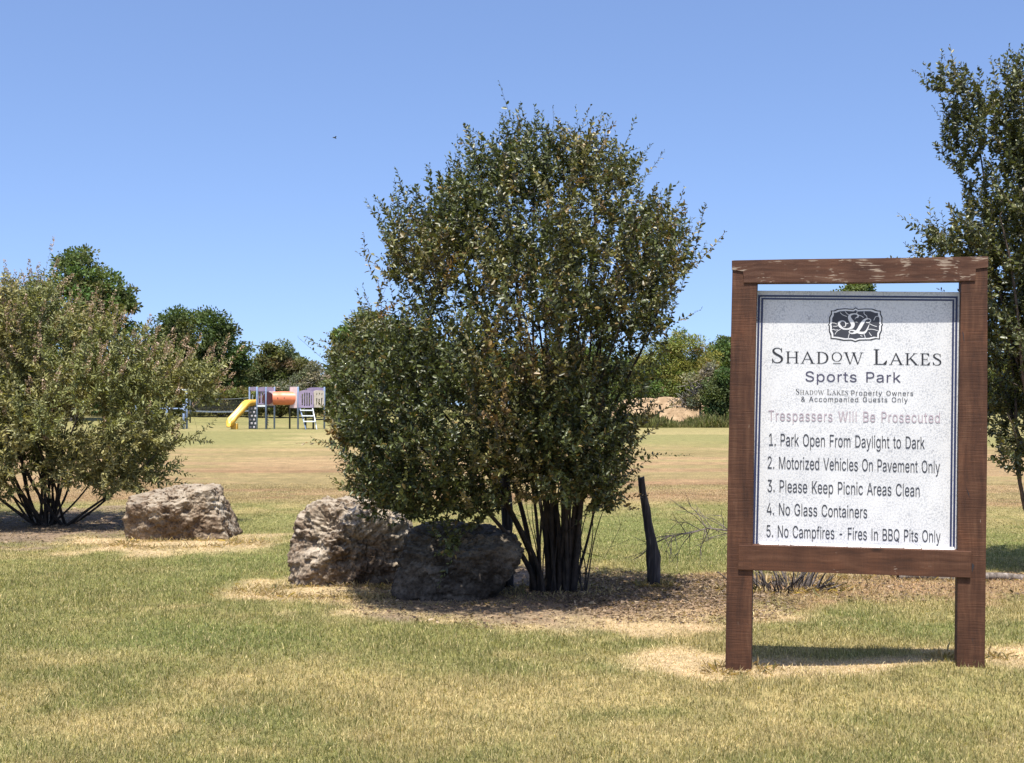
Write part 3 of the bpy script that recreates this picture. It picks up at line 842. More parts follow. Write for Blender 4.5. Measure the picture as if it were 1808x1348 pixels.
G={'&':(447,['197 -7 159 -4 125 5 96 20 72 39 54 62 41 89 34 133 36 158 43 180 67 217 116 261 224 341 245 360 255 375 262 398 256 431 245 445 231 455 194 461 162 450 145 431 137 406 138 384 145 363 181 311 438 0 364 0 121 293 105 313 87 344 77 376 76 412 85 447 97 468 114 485 146 504 185 513 215 513 242 508 266 499 302 469 314 449 321 428 324 404 321 378 307 346 285 318 264 299 142 208 116 183 105 166 97 140 99 112 109 87 127 67 143 57 172 48 217 48 251 59 292 86 310 105 324 127 341 165 349 224 408 224 404 172 392 131 371 92 333 47 299 20 271 7 226 -5']),'-':(453,['337 244 337 188 114 188 114 244']),'.':(188,['95 -4 75 0 63 9 54 20 50 34 50 48 58 68 75 82 95 87 110 85 128 73 139 55 141 41 139 27 128 9 116 0']),'1':(453,['76 0 76 55 391 55 391 0', '276 509 276 0 212 0 212 448 86 358 86 427 198 509']),'2':(453,['64 0 64 47 282 282 311 327 320 362 316 402 308 419 282 444 255 456 224 460 201 458 181 452 164 442 139 413 131 395 127 362 66 362 69 397 79 428 105 468 129 488 174 509 207 515 243 515 276 509 306 497 343 469 361 445 374 418 381 372 375 328 354 284 313 230 153 57 389 57 389 0']),'3':(453,['218 -7 165 -1 133 10 104 25 80 46 62 70 49 99 44 132 109 132 117 103 133 80 156 63 196 51 231 50 265 57 293 71 315 93 327 122 329 156 321 187 295 221 263 239 235 245 157 248 157 299 288 448 288 452 70 452 70 509 372 509 372 461 211 278 211 289 254 290 273 287 324 268 350 248 379 208 389 178 393 145 385 95 379 80 361 53 324 21 309 12 275 0']),'4':(453,['40 105 40 158 247 509 311 509 109 163 413 163 413 105', '282 0 282 318 343 318 343 0']),'5':(453,['221 -7 186 -4 155 5 126 19 102 37 83 60 69 86 60 130 122 130 133 96 157 70 173 60 191 54 211 50 245 52 276 64 294 78 314 104 326 137 328 162 323 199 314 221 293 248 275 262 242 275 208 277 187 274 149 261 128 246 67 253 96 509 366 509 366 452 151 452 134 301 168 321 208 332 256 332 294 321 336 294 361 266 379 231 389 192 390 144 383 108 369 76 349 48 337 35 293 7 259 -3']),'A':(480,['16 0 201 509 276 509 463 0 395 0 287 302 232 478 245 478 225 408 191 302 85 0', '110 142 110 199 370 199 370 142']),'B':(456,['60 0 60 509 261 508 298 502 329 491 354 474 381 442 395 403 398 361 391 329 376 304 349 281 315 267 315 262 334 259 354 251 372 239 396 214 408 192 415 166 418 136 415 107 407 79 392 55 372 34 344 18 311 6 247 0', '125 57 267 58 304 65 318 72 339 89 354 123 355 147 351 166 342 184 315 213 296 223 273 229 125 231', '125 285 249 286 279 292 297 301 318 319 328 334 334 352 335 385 328 409 313 429 302 437 275 448 240 452 125 452']),'C':(510,['267 -7 217 -2 171 13 131 39 97 73 82 93 59 140 45 193 40 254 45 315 59 369 82 415 97 436 131 470 171 495 217 510 267 516 298 514 340 504 367 494 402 471 432 442 455 406 466 378 473 348 408 348 399 378 384 402 365 423 350 434 324 446 277 456 231 452 199 441 169 422 134 381 117 345 107 303 103 254 107 206 117 163 134 127 157 98 184 76 215 61 249 54 277 53 306 57 350 75 378 99 399 131 408 160 473 160 455 103 432 67 402 38 367 15 327 0']),'D':(502,['219 0 96 0 96 57 215 57 261 61 301 72 347 103 370 132 392 187 399 255 392 323 379 361 360 392 335 418 320 428 285 443 244 451 93 452 93 509 254 507 307 498 331 489 373 465 407 432 433 391 451 342 457 315 462 255 457 195 443 142 421 97 390 60 351 31 303 11 249 1', '125 509 125 0 60 0 60 509']),'F':(410,['60 0 60 509 369 509 369 452 125 452 125 278 346 278 346 221 125 221 125 0']),'G':(520,['269 -7 217 -2 171 14 130 39 96 73 69 116 59 140 45 194 40 254 41 285 51 343 69 393 96 436 129 470 170 495 215 510 265 516 296 514 340 504 392 478 424 450 449 416 462 391 474 349 408 349 397 377 370 415 341 437 306 451 265 456 230 452 198 441 169 422 145 397 125 364 111 325 104 279 104 229 111 184 125 145 145 112 184 76 216 61 233 57 285 54 317 59 345 71 369 88 396 123 412 168 415 202 434 199 283 199 283 256 478 256 474 152 461 110 439 73 411 43 377 19 337 2']),'I':(220,['80 0 142 0 142 509 80 509']),'K':(466,['104 145 104 216 189 320 364 509 448 509 231 276', '60 0 60 509 125 509 125 0', '372 0 188 259 228 309 449 0']),'M':(628,['60 0 60 509 152 509 283 172 322 49 307 49 344 165 476 509 568 509 568 0 504 0 507 457 513 457 476 345 342 0 286 0 166 301 112 457 119 457 122 328 122 0']),'N':(524,['60 0 60 509 136 509 363 151 414 55 405 54 399 148 399 509 463 509 463 0 387 0 182 322 108 452 119 454 125 319 125 0']),'O':(533,['267 -7 217 -2 171 13 131 39 97 73 82 93 59 140 45 193 40 254 45 315 59 369 82 415 97 436 131 470 171 495 217 510 267 516 317 510 363 495 403 470 437 436 464 393 474 369 488 315 493 254 488 193 474 140 464 115 437 73 403 39 363 13 317 -2', '267 53 318 61 349 76 377 98 399 127 416 163 427 205 430 254 427 303 416 346 399 382 377 411 364 423 334 441 302 452 267 456 232 452 199 441 170 422 145 397 125 364 111 325 103 254 111 183 125 144 145 112 170 86 199 68 232 57']),'P':(444,['60 0 60 509 258 508 298 501 332 487 360 468 371 456 397 415 408 365 406 313 390 265 360 227 347 216 316 199 279 189 235 186 109 186 109 242 248 243 275 247 306 262 328 284 343 325 343 371 328 411 315 426 297 439 262 450 125 452 125 0']),'Q':(533,['245 159 313 159 468 -48 401 -48', '267 -7 217 -2 171 13 131 39 97 73 82 93 59 140 45 193 40 254 45 315 59 369 82 415 97 436 131 470 171 495 217 510 267 516 317 510 363 495 403 470 437 436 464 393 474 369 488 315 493 254 488 193 474 140 464 115 437 73 403 39 363 13 317 -2', '267 53 318 61 349 76 377 98 399 127 416 163 427 205 430 254 427 303 416 346 399 382 377 411 364 423 334 441 302 452 267 456 232 452 199 441 170 422 145 397 125 364 111 325 103 254 111 183 125 144 145 112 170 86 199 68 232 57']),'S':(447,['224 -9 182 -6 144 3 112 17 85 36 64 60 49 88 38 137 104 137 112 105 130 80 156 63 200 51 250 51 286 60 323 84 340 109 345 129 345 149 337 172 320 190 296 205 267 216 160 247 118 266 86 289 64 318 57 335 52 372 56 405 67 434 85 460 109 481 138 498 189 513 227 516 266 513 300 504 331 490 357 471 377 449 392 422 401 378 337 378 335 393 323 418 289 445 243 458 200 457 167 448 141 432 129 418 117 394 115 376 121 348 138 327 169 308 312 264 359 238 375 224 395 198 406 165 408 139 405 107 394 77 377 51 353 28 323 11 288 -2']),'T':(448,['32 452 32 509 417 509 417 452 257 452 257 0 193 0 193 452']),'V':(480,['204 0 16 509 84 509 205 169 248 31 235 31 255 101 395 509 463 509 278 0']),'W':(686,['155 0 16 509 82 509 171 166 197 40 189 40 211 145 306 509 380 509 472 156 497 40 488 40 510 145 603 509 670 509 530 0 455 0 364 336 336 475 350 475 329 366 230 0']),'a':(389,['160 -9 119 -4 94 5 73 18 55 35 41 55 33 80 30 108 35 143 43 161 55 176 69 188 95 202 125 211 249 229 265 235 272 241 276 255 270 290 258 309 240 322 224 328 196 331 166 328 135 315 113 296 100 274 41 291 53 317 69 337 88 354 110 366 145 379 169 383 220 383 258 374 277 366 294 354 316 330 331 297 337 251 337 0 277 0 277 52 272 52 257 30 232 9 195 -5', '170 45 218 54 237 64 258 85 274 119 276 190 249 179 167 167 134 159 108 144 99 134 92 113 92 97 102 72 130 52']),'c':(396,['207 -8 150 1 117 16 88 39 65 68 48 103 38 143 34 187 38 233 48 273 65 308 88 337 117 360 150 376 187 383 218 384 270 374 305 356 340 322 362 277 303 262 294 284 283 299 270 311 248 323 207 330 179 327 155 317 136 302 120 282 108 258 98 217 98 158 108 117 114 105 127 83 155 59 167 53 207 46 229 48 266 62 288 83 298 99 304 117 363 102 352 73 341 56 306 21 261 -1']),'d':(424,['195 -8 159 -4 126 7 85 39 63 68 47 103 37 143 35 165 37 234 47 274 64 309 85 338 112 361 159 381 209 384 244 377 282 352 306 319 311 319 311 509 372 509 372 0 313 0 313 59 307 59 287 31 261 9 233 -4', '205 47 218 47 253 58 272 73 288 92 304 128 312 189 304 250 300 263 281 296 263 312 242 323 205 330 178 327 155 318 127 294 114 273 104 248 96 189 104 130 120 93 136 74 155 59 178 50']),'e':(404,['212 -8 151 1 117 16 88 39 65 68 48 103 38 143 34 187 38 231 48 271 64 307 87 336 115 359 148 375 205 384 230 383 266 374 289 364 319 341 337 321 357 282 366 250 371 214 371 169 75 169 75 221 338 221 310 202 302 257 286 290 263 314 231 328 205 330 167 324 146 313 121 290 104 259 96 223 98 146 110 106 124 85 141 68 173 52 221 46 246 50 274 63 295 84 306 105 365 91 356 68 343 48 306 16 283 4 256 -4']),'f':(253,['228 379 228 327 6 327 6 379', '81 0 81 444 86 467 109 502 135 519 155 526 187 530 228 526 243 521 227 468 204 474 167 469 150 454 142 429 142 0']),'g':(426,['207 -151 160 -147 111 -130 74 -103 51 -69 101 -41 133 -76 163 -92 195 -97 225 -96 241 -94 270 -83 293 -65 307 -40 311 -6 311 68 306 68 287 41 261 20 233 9 209 5 160 8 128 19 99 36 64 74 42 126 34 191 37 236 47 275 64 310 86 338 112 361 143 376 160 381 196 384 222 383 244 377 277 358 308 319 313 319 313 379 372 379 372 -28 369 -46 350 -90 341 -102 318 -121 291 -136 275 -141', '205 59 231 62 254 69 281 90 300 121 308 147 312 176 308 238 295 276 273 305 254 319 231 327 205 330 178 327 155 318 136 304 120 285 104 250 96 193 98 162 104 135 114 111 128 91 145 76 167 65']),'h':(410,['114 227 114 0 53 0 53 509 114 509 114 287 102 287 119 324 140 352 165 370 195 381 242 384 270 379 295 369 326 344 347 307 356 259 357 0 296 0 295 252 288 281 273 304 252 320 225 328 199 329 170 322 145 306 126 283 118 263']),'i':(167,['53 0 53 379 114 379 114 0', '84 443 59 450 46 465 41 483 43 496 54 512 71 522 84 524 97 522 114 512 122 502 126 490 122 465 114 455 103 447']),'k':(381,['110 137 110 212 121 212 284 379 360 379 184 199 177 199', '53 0 53 509 114 509 114 0', '294 0 148 186 191 229 372 0']),'l':(176,['60 0 114 0 114 509 60 509']),'m':(610,['53 0 53 379 112 379 112 295 108 295 120 328 140 354 163 372 190 383 209 386 250 382 264 377 287 361 312 325 321 295 312 295 330 335 345 351 371 370 402 382 450 386 474 381 508 365 534 339 551 303 556 272 557 0 496 0 495 269 487 295 473 313 453 324 431 330 399 329 374 320 355 304 345 290 339 274 335 247 335 0 274 0 274 260 271 283 261 303 253 311 234 323 212 330 182 329 150 316 131 297 121 281 114 250 114 0']),'n':(410,['114 227 114 0 53 0 53 379 112 379 112 287 102 287 119 324 140 352 165 370 195 381 242 384 270 379 295 369 316 353 333 333 347 307 356 259 357 0 296 0 295 252 288 281 273 304 252 320 225 328 199 329 170 322 145 306 126 283 118 263']),'o':(415,['207 -8 150 1 117 16 88 39 65 68 48 103 38 143 34 187 38 233 48 273 65 308 88 337 117 360 150 376 207 384 265 376 299 360 327 337 350 308 367 273 378 233 381 187 378 143 367 103 350 68 327 39 299 16 265 1 228 -7', '207 46 248 53 270 66 288 83 307 117 319 173 315 231 302 271 288 292 270 310 248 323 207 330 167 323 145 310 127 292 114 271 104 245 96 187 98 158 108 117 127 83 145 66 167 53']),'p':(425,['53 -143 53 379 112 379 112 319 118 319 137 346 155 363 171 373 191 380 215 384 248 383 265 381 298 369 327 350 351 325 370 293 383 255 389 212 389 165 383 122 370 84 351 52 313 16 282 1 248 -7 216 -8 182 -1 143 25 118 59 114 59 114 -143', '220 47 247 50 269 59 297 83 316 117 324 144 328 174 324 234 316 261 304 284 289 303 270 318 247 327 220 330 182 323 161 312 144 296 125 263 117 236 113 206 117 142 125 115 137 92 152 73 172 58 207 47']),'r':(260,['53 0 53 379 112 379 112 321 115 321 126 342 142 360 163 374 200 384 243 384 243 322 207 326 168 319 137 298 121 275 114 247 114 0']),'s':(365,['182 -8 125 -1 79 21 54 47 43 69 36 94 94 107 102 84 124 60 144 51 181 45 223 51 244 62 260 77 268 103 266 118 254 136 223 152 130 175 83 198 63 219 56 231 48 258 48 287 53 310 65 332 82 350 115 370 142 379 171 384 202 384 242 377 283 355 311 321 324 290 268 277 261 294 250 309 234 322 214 330 174 332 140 322 117 303 109 286 109 269 114 255 131 238 159 226 249 204 282 190 315 161 327 136 331 107 328 81 319 58 295 28 273 13 246 1 216 -6']),'t':(227,['204 379 204 327 6 327 6 379', '65 471 126 471 126 88 132 66 146 54 161 50 202 54 213 2 168 -4 117 5 92 21 82 32 69 59 65 93']),'u':(410,['182 -5 153 -3 127 5 104 18 84 36 63 72 53 120 53 379 114 379 114 144 117 112 129 86 147 66 171 54 200 50 231 54 257 67 272 80 288 106 296 140 296 379 357 379 357 0 298 0 298 92 307 92 300 72 281 39 269 27 257 17 230 3 215 -2']),'v':(390,['163 0 17 379 84 379 175 128 206 21 184 21 219 141 305 379 371 379 226 0']),'w':(567,['138 0 23 379 87 379 150 153 175 41 165 41 181 117 252 379 316 379 382 136 402 41 391 41 404 100 480 379 545 379 429 0 368 0 319 172 277 338 291 338 263 225 199 0']),'y':(390,['47 -139 61 -86 98 -90 110 -88 125 -79 143 -54 163 -1 17 379 84 379 175 128 206 21 184 21 187 34 219 141 305 379 371 379 204 -58 189 -90 163 -121 148 -132 131 -139 102 -145 69 -144']),'z':(380,['42 0 42 46 254 320 254 323 48 323 48 379 333 379 333 331 126 60 126 56 339 56 339 0'])}
_gc = {}
def sans(ch):
    if ch not in _gc:
        a, R_ = G[ch]
        ps = []
        for s in R_:
            q = np.array([float(t) for t in s.split()]).reshape(-1, 2) / 509.0
            ps.append(q)
        big = max(ps, key=lambda q: abs(signed(q)))
        if signed(big) < 0: ps = [q[::-1] for q in ps]
        _gc[ch] = (fill(ps, True), a / 509.0, min(q[:, 0].min() for q in ps), max(q[:, 0].max() for q in ps))
    return _gc[ch]

def serif_run(text, small=0.775):
    """Small capitals with the raised underlined O; units of the big capital height."""
    out, x = [], 0.0
    first = True
    for ch in text:
        if ch == ' ': x += .42; first = True; continue
        sc = 1.0 if first else small
        ps, adv = serif(ch)
        if ch == 'O' and not first:
            a = np.arange(40) * 2 * np.pi / 40
            ps = [np.c_[.36 + .33 * np.cos(a), .60 + .40 * np.sin(a)], np.c_[.36 + .25 * np.cos(-a), .60 + .365 * np.sin(-a)], rc(.12, .02, .62, .07)]; adv = .72
            V, T = fill(ps, True)
        else:
            V, T = fill(ps, ch == 'O')
        out.append((V * sc + [x, 0], T))
        x += (adv + 0.10) * sc
        first = False
    return out, x - 0.1

def sans_run(text, track=0.0):
    out, x = [], 0.0
    for ch in text:
        if ch == ' ': x += 0.52 + track; continue
        (V, T), adv, _, _ = sans(ch)
        out.append((V + [x, 0], T)); x += adv + track
    return out, x

PANEL_D = 0.076
class Print:                                                # flat lettering, laid a hair in front of the board
    def __init__(s, lift): s.v, s.t, s.n, s.lift = [], [], 0, lift
    def px(s, V, T):
        P = np.array([(*[q for q in S(a, b, PANEL_D - s.lift)],) for a, b in V])
        s.v.append(np.c_[P[:, 0], np.full(len(P), PANEL_D - s.lift), P[:, 1]]); s.t.append(T + s.n); s.n += len(P)
    def run(s, run, width, x0, x1, y0, y1, cap):
        k = (x1 - x0) / width
        for V, T in run:
            X = x0 + V[:, 0] * k
            s.px(np.c_[X, y0 + (y1 - y0) * (V[:, 0] / width) - V[:, 1] * cap], T)
    def poly(s, ps, keep=False):
        V, T = fill(ps, keep); s.px(V, T)
    def build(s, name, mat, parent):
        return mesh_np(name, np.concatenate(s.v), [np.concatenate(s.t)], mat, parent)

sign = thing('notice_board', SO, 'weathered white park rules board in a brown stained timber frame standing on the lawn', 'sign', rz=SYAW)
def member(name, px, y0, y1, mat, bevel=0.004):
    bm = bmesh.new()
    prism(bm, [S(a, b, y0) for a, b in px], y0, y1, bevel)
    return bm_obj(name, bm, mat, sign)
member('post', [(1293, 477.5), (1337, 477), (1332, 700), (1326, 1215), (1280, 1215), (1286, 800)], 0.0, 0.14, M_post)
member('post', [(1697.5, 474), (1744, 473.5), (1743, 800), (1738.5, 1212), (1689, 1212), (1693, 760)], 0.0, 0.14, M_post)
member('top_rail', [(1292, 460), (1400, 458), (1600, 455.5), (1745, 453), (1745, 473), (1722, 474), (1722, 496.5), (1500, 499), (1313, 500), (1313, 478.5), (1292, 477)], -0.007, 0.10, M_rail_top, 0.003)
member('bottom_rail', [(1304.5, 962.5), (1500, 968), (1715.5, 974), (1714, 1021), (1500, 1013.5), (1303, 1006.5)], -0.014, 0.082, M_rail, 0.004)

# board
mp_, nt, N, L, p = new_mat('speckled_white_board')
tc = N.new('ShaderNodeTexCoord')
def fleck(scale, t0, t1, stretch=(1, 1, 1)):
    m_ = N.new('ShaderNodeMapping'); m_.inputs['Scale'].default_value = stretch
    L.new(tc.outputs['Object'], m_.inputs['Vector'])
    n_ = node(nt, 'ShaderNodeTexNoise'); n_.inputs['Scale'].default_value = scale; n_.inputs['Detail'].default_value = 6; n_.inputs['Roughness'].default_value = 0.65
    L.new(m_.outputs[0], n_.inputs['Vector'])
    r_ = ramp(nt, [(t0, (0, 0, 0)), (t1, (1, 1, 1))]); L.new(n_.outputs[0], r_.inputs[0])
    return r_.outputs[0]
f1 = fleck(120, 0.47, 0.60, (1, 1, .8)); f2 = fleck(9, 0.28, 0.60); f3 = fleck(34, 0.64, 0.70, (1, 1, .7)); f4 = fleck(2.2, 0.4, 0.7)
mm = N.new('ShaderNodeMath'); mm.operation = 'MULTIPLY'; L.new(f1, mm.inputs[0]); L.new(f2, mm.inputs[1])
c = mixc(nt, f4, (0.64, 0.636, 0.624), (0.57, 0.567, 0.558))
mm1 = N.new('ShaderNodeMath'); mm1.operation = 'MULTIPLY'; L.new(mm.outputs[0], mm1.inputs[0]); mm1.inputs[1].default_value = 0.8
c = mixc(nt, mm1.outputs[0], c, (0.33, 0.34, 0.36))
mm2 = N.new('ShaderNodeMath'); mm2.operation = 'MULTIPLY'; L.new(f3, mm2.inputs[0]); mm2.inputs[1].default_value = 0.6
c = mixc(nt, mm2.outputs[0], c, (0.25, 0.25, 0.27))
L.new(c, p.inputs['Base Color']); p.inputs['Roughness'].default_value = 0.6; p.inputs['Specular IOR Level'].default_value = 0.3
bb = N.new('ShaderNodeBump'); bb.inputs['Strength'].default_value = 0.15; bb.inputs['Distance'].default_value = 0.002
L.new(f1, bb.inputs['Height']); L.new(bb.outputs[0], p.inputs['Normal'])
M_board = mp_
bm = bmesh.new()
prism(bm, [S(a, b, PANEL_D) for a, b in [(1335.6, 513.5), (1694.6, 516), (1689.5, 985), (1325.5, 975)]], PANEL_D, PANEL_D + 0.012, 0.001)
panel = bm_obj('board_panel', bm, M_board, sign)
M_navy = plain('navy_print', (0.022, 0.03, 0.085), 0.5)
M_ink = plain('dark_print', (0.035, 0.037, 0.047), 0.55)
M_ink2 = plain('purple_grey_print', (0.052, 0.048, 0.085), 0.55)
M_black = plain('black_print', (0.018, 0.018, 0.022), 0.5)
M_faded = plain('faded_print', (0.38, 0.31, 0.335), 0.6)
M_white = plain('white_print', (0.64, 0.636, 0.624), 0.55)

bd = Print(0.0012)
def frame_px(dl, dt, dr, w):
    a = [(1335.6 + dl, 513.5 + dt), (1694.6 - dr, 516 + dt), (1689.5 - dr, 984), (1325.5 + dl, 974)]
    bd.poly([[a[0], (a[0][0] + w, a[0][1]), (a[3][0] + w, a[3][1]), a[3]]])
    bd.poly([[(a[1][0] - w, a[1][1]), a[1], a[2], (a[2][0] - w, a[2][1])]])
    bd.poly([[(a[0][0] + w, a[0][1]), (a[1][0] - w, a[1][1]), (a[1][0] - w, a[1][1] + w * .85), (a[0][0] + w, a[0][1] + w * .85)]])
frame_px(2.8, 7.6, 3.6, 3.9)
frame_px(8.6, 12.8, 9.4, 3.6)
bd.build('border', M_navy, panel)

hd = Print(0.0016)
r_, w_ = serif_run('SHADOW LAKES')
hd.run(r_, w_, 1362, 1662, 641.2, 645.6, 27)
hd.build('lettering', M_black, panel); hd = Print(0.0016)
hd.run(r_, w_, 1405, 1497, 697, 697.8, 10.2)
hd.build('lettering', M_black, panel)
l2 = Print(0.0018)
r_, w_ = sans_run('Sports Park', .05); l2.run(r_, w_, 1420.5, 1592, 673.8, 675.8, 18)
l2.build('lettering', M_ink2, panel)
l3 = Print(0.0020)
for txt, x0, x1, y0, y1, cap, tr in [
        ('Property Owners', 1502, 1614, 698.2, 699.3, 8.6, .12), ('& Accompanied Guests Only', 1414, 1604, 709.3, 710.8, 8.8, .12),
        ('1. Park Open From Daylight to Dark', 1356, 1633, 787.0, 793.0, 21.5, 0), ('2. Motorized Vehicles On Pavement Only', 1354, 1660, 827.6, 835.6, 21.5, 0),
        ('3. Please Keep Picnic Areas Clean', 1354, 1625, 868.6, 877.2, 21.5, 0), ('4. No Glass Containers', 1353, 1532, 909.0, 915.2, 21, 0),
        ('5. No Campfires - Fires In BBQ Pits Only', 1352, 1661, 948.2, 958.2, 21, 0)]:
    r_, w_ = sans_run(txt, tr); l3 = Print(0.0020); l3.run(r_, w_, x0, x1, y0, y1, cap); l3.build('lettering', M_ink, panel)
l4 = Print(0.0022)
r_, w_ = sans_run('Trespassers Will Be Prosecuted', .08); l4.run(r_, w_, 1356, 1662, 743.2, 747.2, 18.5)
l4.build('lettering', M_faded, panel)

# emblem: dark shield with a scalloped rim, script initials and fine cracks
EC = 12.914
def ex_(ps, k=1.0, c=(910, 560)): return [((c[0] + (a - c[0]) * k) / EC + 1440, (c[1] + (b - c[1]) * k) / EC + 530) for a, b in ps]
rim = [(350, 240), (410, 242), (500, 203), (660, 190), (860, 204), (915, 168), (970, 204), (1130, 195), (1300, 197), (1415, 242), (1490, 246), (1490, 310), (1528, 400), (1522, 535), (1542, 565), (1518, 592),
       (1516, 700), (1472, 790), (1470, 900), (1390, 887), (1250, 920), (1000, 925), (905, 958), (810, 925), (640, 930), (450, 892), (340, 885), (338, 800), (302, 720), (302, 592), (283, 562), (305, 532), (310, 390), (352, 310)]
e1 = Print(0.0014); e1.poly([ex_(rim)])
em = e1.build('emblem', M_black, panel)
e2 = Print(0.0018); e2.poly([ex_([(910 + (a - 910) * .955, 560 + (b - 560) * .935) for a, b in rim])]); e2.build('emblem_rim', M_white, em)
e3 = Print(0.0022); e3.poly([ex_([(910 + (a - 910) * .885, 560 + (b - 560) * .84) for a, b in rim])]); e3.build('emblem_field', M_ink, em)
e4 = Print(0.0026)
def es_(pts, ws): e4.poly([[( (a) / EC + 1440, (b) / EC + 530) for a, b in q] for q in stroke(pts, ws)])
es_([(898, 440), (920, 405), (958, 392), (972, 358), (940, 324), (875, 318), (805, 336), (772, 385), (790, 445), (828, 500), (850, 555), (838, 610), (790, 648), (715, 664), (635, 655), (568, 610), (532, 552), (550, 503), (603, 480), (655, 490), (688, 530), (684, 585), (655, 615), (632, 600)],
    [8, 14, 30, 34, 26, 22, 40, 66, 82, 88, 88, 74, 50, 32, 40, 56, 52, 42, 24, 22, 24, 20, 14, 8])
es_([(1150, 505), (1200, 518), (1248, 490), (1255, 452), (1205, 430), (1140, 443), (1085, 500), (1030, 590), (975, 680), (920, 735), (840, 762), (778, 748), (768, 715), (815, 692), (880, 702), (960, 735), (1050, 752), (1120, 740), (1165, 690), (1195, 630), (1222, 560)],
    [14, 20, 20, 18, 20, 40, 70, 76, 70, 56, 30, 22, 20, 24, 34, 48, 56, 46, 34, 22, 10])
for q in [[(560, 285), (620, 340), (715, 378)], [(675, 262), (715, 310), (765, 340)], [(950, 260), (935, 312)], [(1105, 262), (1110, 320), (1160, 360), (1175, 415)], [(985, 345), (1050, 370), (1095, 405)], [(1430, 370), (1370, 385), (1325, 465)],
          [(380, 520), (440, 530), (485, 550)], [(400, 600), (470, 600), (510, 585)], [(365, 690), (410, 668), (445, 685), (515, 680)], [(570, 670), (490, 715), (440, 785)], [(770, 765), (752, 830), (748, 880)], [(1095, 760), (1125, 830), (1140, 890)],
          [(1225, 540), (1310, 580), (1400, 610)], [(1180, 670), (1290, 668), (1420, 700)], [(1220, 740), (1250, 785), (1280, 820)], [(700, 540), (745, 535)], [(910, 500), (955, 512)], [(1020, 810), (1070, 830)]]:
    es_(q, [13] * len(q))
e4.build('initials', M_white, em)

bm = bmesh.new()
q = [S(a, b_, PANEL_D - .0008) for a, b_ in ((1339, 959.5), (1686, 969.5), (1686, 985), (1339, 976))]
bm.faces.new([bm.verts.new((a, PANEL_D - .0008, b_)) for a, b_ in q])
bm_obj('shadow_backing', bm, M_bark_shaded, panel)  # dark backing strip painted in for the shadow gap under the flaps
# vinyl peeling off along the bottom edge of the board
bm = bmesh.new()
rp = np.random.default_rng(77)
xs = np.linspace(1341, 1686, 70)
jag = 0
rows = []
segs = [(0, .10), (.10, .16), (.16, .29), (.29, .45), (.45, .52), (.52, .62), (.62, .74), (.74, .83), (.83, 1.0)]
for (a, b2) in segs:
    up_a, up_b = rp.uniform(0, 6), rp.uniform(0, 6)
    curl = rp.uniform(0.012, 0.05)
    P = []
    for t in np.linspace(a, b2 - .004, 6):
        k = (t - a) / (b2 - a)
        px = 1341 + t * 345
        yb = 962.5 + t * 10.2
        lift = up_a + (up_b - up_a) * k + rp.uniform(-.4, .4)
        col = []
        for j, (dy, out) in enumerate([(-6.5, 0.0026), (-4.5, 0.004), (-2.6 - max(lift - 3, 0) * .4, curl * 0.45), (1.5 - lift * .75, curl)]):
            s_, z_ = S(px, yb + dy, PANEL_D)
            col.append(bm.verts.new((s_, PANEL_D - out, z_)))
        P.append(col)
    for A, B in zip(P, P[1:]):
        for j in range(3):
            bm.faces.new((A[j], B[j], B[j + 1], A[j + 1]))
bm_obj('peeling_edge', bm, M_board, panel, smooth=True)
# cracks, nail heads and a split at the joint
for (x0, y0, x1, y1, w) in [(1699, 585, 1703, 608, 2.2), (1704, 857, 1712, 880, 1.6), (1715, 1124, 1722, 1153, 1.8)]:
    bm = bmesh.new()
    q = [S(x0, y0), S(x0 + w, y0 + 4), S(x1, y1), S(x1 - w * .8, y1 - 8)]
    vs = [bm.verts.new((a, -0.0012, b)) for a, b in q]
    bm.faces.new(vs)
    bm_obj('wood_check', bm, M_black, sign)
bm = bmesh.new()
q = [S(1715.8, 994), S(1720, 998), S(1719, 1003), S(1716, 1012)]
bm.faces.new([bm.verts.new((a, -0.0012, b)) for a, b in q])
bm_obj('wood_check', bm, M_black, sign)

# ------------------------------------------------------------------ shrubs and trees with real branches
def crown_pts(blobs, Y0, n, rng, shell=0.45):
    bl = []
    for (px, py, rx, ry, dy, dr) in blobs:
        c = at(px, py, Y0 + dy); k = (Y0 + dy) / FP
        bl.append((np.array(c), np.array([rx * k, dr, ry * k])))
    wgt = np.array([np.prod(r) ** 0.72 for _, r in bl]); wgt /= wgt.sum()
    ks = rng.choice(len(bl), n, p=wgt)
    d = norm(rng.normal(size=(n, 3)))
    rad = (shell ** 3 + (1 - shell ** 3) * rng.random(n)) ** (1 / 3)
    c = np.array([b[0] for b in bl]); r = np.array([b[1] for b in bl])
    P = c[ks] + d * r[ks] * rad[:, None]
    return P, ks, c, r, rad

